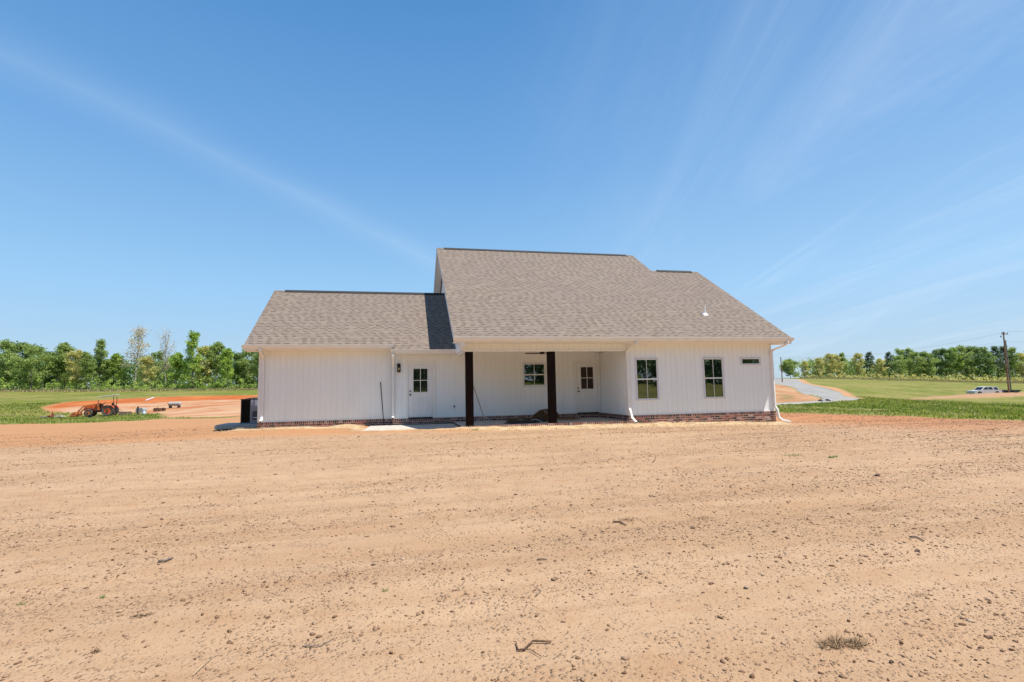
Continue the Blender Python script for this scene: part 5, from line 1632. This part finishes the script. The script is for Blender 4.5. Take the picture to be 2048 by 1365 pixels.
m = MB(); m.beam((.45, -.25, .50), (1.15, -.3, .42), .05, .06); m.beam((.45, .25, .50), (1.15, .3, .42), .05, .06); m.beam((.3, 0, .95), (1.2, 0, .62), .04, .05); m.build("hitch_link", M_DARKM, tr)
m = MB(); m.box(1.10, 1.95, -.80, -.77, .03, .42); m.box(1.10, 1.95, .77, .80, .03, .42); m.box(1.12, 1.16, -.77, .77, .05, .45); m.box(1.80, 1.85, -.77, .77, .03, .36); m.box(1.16, 1.80, -.04, .04, .38, .44); m.build("box_blade", simple("muddy_steel", (.20, .15, .10), .8, var=.4), tr)

# things lying on the grass
b = at_d(104, 834, 57); z = g(b[0], b[1])
rm = empty("rotary_mower", (b[0], b[1], z), fr + .4, True); rm.scale = (.78, .78, .85); tag(rm, "low rotary mower deck with orange gearbox and grey side decks, left of the tractor", "mower")
for s in (-1, 1):
    MB().prism([(s * .35, .10), (s * .42, .26), (s * 1.15, .22), (s * 1.30, .10)][::s], 'y', -.7, .7).build("side_deck", simple("worn_grey_deck", (.36, .33, .28), .7, var=.3), rm)
m = MB(); m.prism([(-.36, .06), (-.34, .28), (.34, .28), (.36, .06)], 'y', -.6, .6); m.box(-.14, .14, -.14, .14, .28, .50); m.build("gearbox_deck", M_RUST, rm)
m = MB(); m.beam((0, -.5, .26), (-.1, .1, .78), .06, .06); m.beam((0, .5, .26), (-.1, .1, .78), .06, .06); m.beam((-.1, .1, .78), (.4, 0, .30), .05, .05); m.beam((-.35, -.6, .3), (.5, -.6, .2), .08, .08); m.build("hitch_frame", M_ORD, rm)
for s in (-.5, .55): MB().wheel((s, .75, .18), .18, .10, 14).build("gauge_wheel", M_TYRE, rm)

b = at_d(180, 837, 57); z = g(b[0], b[1])
o = MB().box(-.16, .16, -.12, .12, .02, .26).box(-.24, .30, -.05, .03, .0, .07).tube([(-.12, 0, .26), (-.10, 0, .36), (.10, 0, .36), (.12, 0, .26)], .015, 5).build("tool_box", M_BLACK, None, bevel=.01)
o.location = (b[0], b[1], z); o.rotation_euler = (0, 0, fr); tag(o, "small black tool box with a handle on the grass before the tractor", "tool box")

b = at_d(275, 833, 58); z = g(b[0], b[1])
o = MB().tube([(0, 0, 0), (0, 0, .85), (.05, 0, 1.0)], [.10, .10, .03], 10).box(-.16, .14, -.14, .14, 0, .05).build("stand_pipe", M_DARKM); o.location = (b[0], b[1], z); tag(o, "short dark standing pipe on the grass right of the tractor", "pipe")
b = at_d(282, 830, 59); z = g(b[0], b[1])
o = MB().prism([(-.42, .30), (-.46, .45), (-.40, .72), (.30, .78), (.42, .60), (.42, .35), (.20, .22)], 'y', -.3, .3).tube([(-.36, -.28, .3), (-.40, -.3, 0)], .02, 5).tube([(.34, -.28, .3), (.38, -.3, 0)], .02, 5).tube([(-.36, .28, .3), (-.40, .3, 0)], .02, 5).tube([(.34, .28, .3), (.38, .3, 0)], .02, 5).build("wheelbarrow_tub", simple("galvanised_grey", (.42, .43, .42), .5, .3, var=.2), None, bevel=.02)
o.name = "metal_tub"; o.location = (b[0], b[1], z); o.rotation_euler = (0, 0, fr); tag(o, "pale grey metal tub on legs beside the dark pipe", "tub")
b = at_d(288, 834, 57.5); z = g(b[0], b[1])
o = MB().tube([(0, 0, 0), (0, 0, .03), (0, 0, .25), (0, 0, .33), (0, 0, .36)], [.15, .18, .18, .08, .05], 14).tube([(-.13, 0, .28), (0, 0, .43), (.13, 0, .28)], .014, 5).build("gas_cylinder", simple("pale_blue_paint", (.45, .55, .66), .4), None, smooth=True); o.location = (b[0], b[1], z); tag(o, "small pale blue gas bottle on the grass in front of the tub", "gas bottle")
b = at_d(319, 824.5, 63); z = g(b[0], b[1])
hr = empty("disc_harrow", (b[0], b[1], z), fr - .1, True); tag(hr, "small rusty disc harrow lying at the edge of the orange dirt", "harrow")
m = MB(); m.beam((-.5, -.3, .34), (.5, -.3, .34), .06, .06); m.beam((-.5, .3, .36), (.5, .3, .36), .06, .06); m.beam((-.4, -.3, .4), (-.4, .3, .4), .06, .06); m.beam((.4, -.3, .4), (.4, .3, .4), .06, .06); m.beam((0, -.3, .4), (-.2, 0, .62), .05, .05); m.build("frame", M_RUST, hr)
for k in range(6):
    for yy in (-.3, .3): MB().wheel((-.46 + k * .18, yy, .20), .20, .02, 18, axis='x').build("disc", M_RUST, hr)
b = at_d(349, 822, 67); z = g(b[0], b[1])
tk = empty("metal_tank", (b[0], b[1], z), fr, True); tag(tk, "grey cylindrical tank on short legs on the orange dirt", "tank")
MB().tube([(-.78, 0, .50), (-.70, 0, .50), (.70, 0, .50), (.78, 0, .50)], [.16, .27, .27, .16], 18).build("shell", simple("tank_grey", (.42, .41, .38), .6, var=.3), tk)
for x in (-.55, .55): MB().box(x - .05, x + .05, -.25, .25, 0, .30).build("leg", M_DARKM, tk)
m = MB(); m.tube([(-.78, 0, .50), (-.95, 0, .62), (-1.02, 0, .58)], .03, 6); m.build("fill_pipe", M_DARKM, tk)
p0, p1 = at_g(292, 802.5), at_g(307, 797.2)
o = MB().tube([(p0[0], p0[1], p0[2] + .12), (p1[0], p1[1], p1[2] + .12)], .10, 10).build("white_pipe", M_PAPER); tag(o, "length of white plastic pipe lying on the orange dirt", "pipe")
# block pile and debris where the drive meets the road
for i, (px, py, s_) in enumerate(((1641, 803.2, .16), (1647, 802.8, .14), (1655, 802.6, .22), (1662, 802.4, .15))):
    p = at_g(px, py); r_ = MB(); r_.box(-s_, s_, -.15, .15, 0, .10).box(-s_ * .5, s_ * .7, -.1, .1, .10, .17)
    o = r_.build("rubble_chunk", M_PAPER if i % 2 else M_DARKM, None, bevel=.05); o.location = p; o.rotation_euler = (0, 0, i * .8)
    tag(o, ["dark chunk at the left end of the rubble by the road", "pale chunk left of the large dark one by the road", "large dark chunk of rubble by the road", "pale chunk at the right end of the rubble by the road"][i], "rubble", "rubble where the drive meets the road")
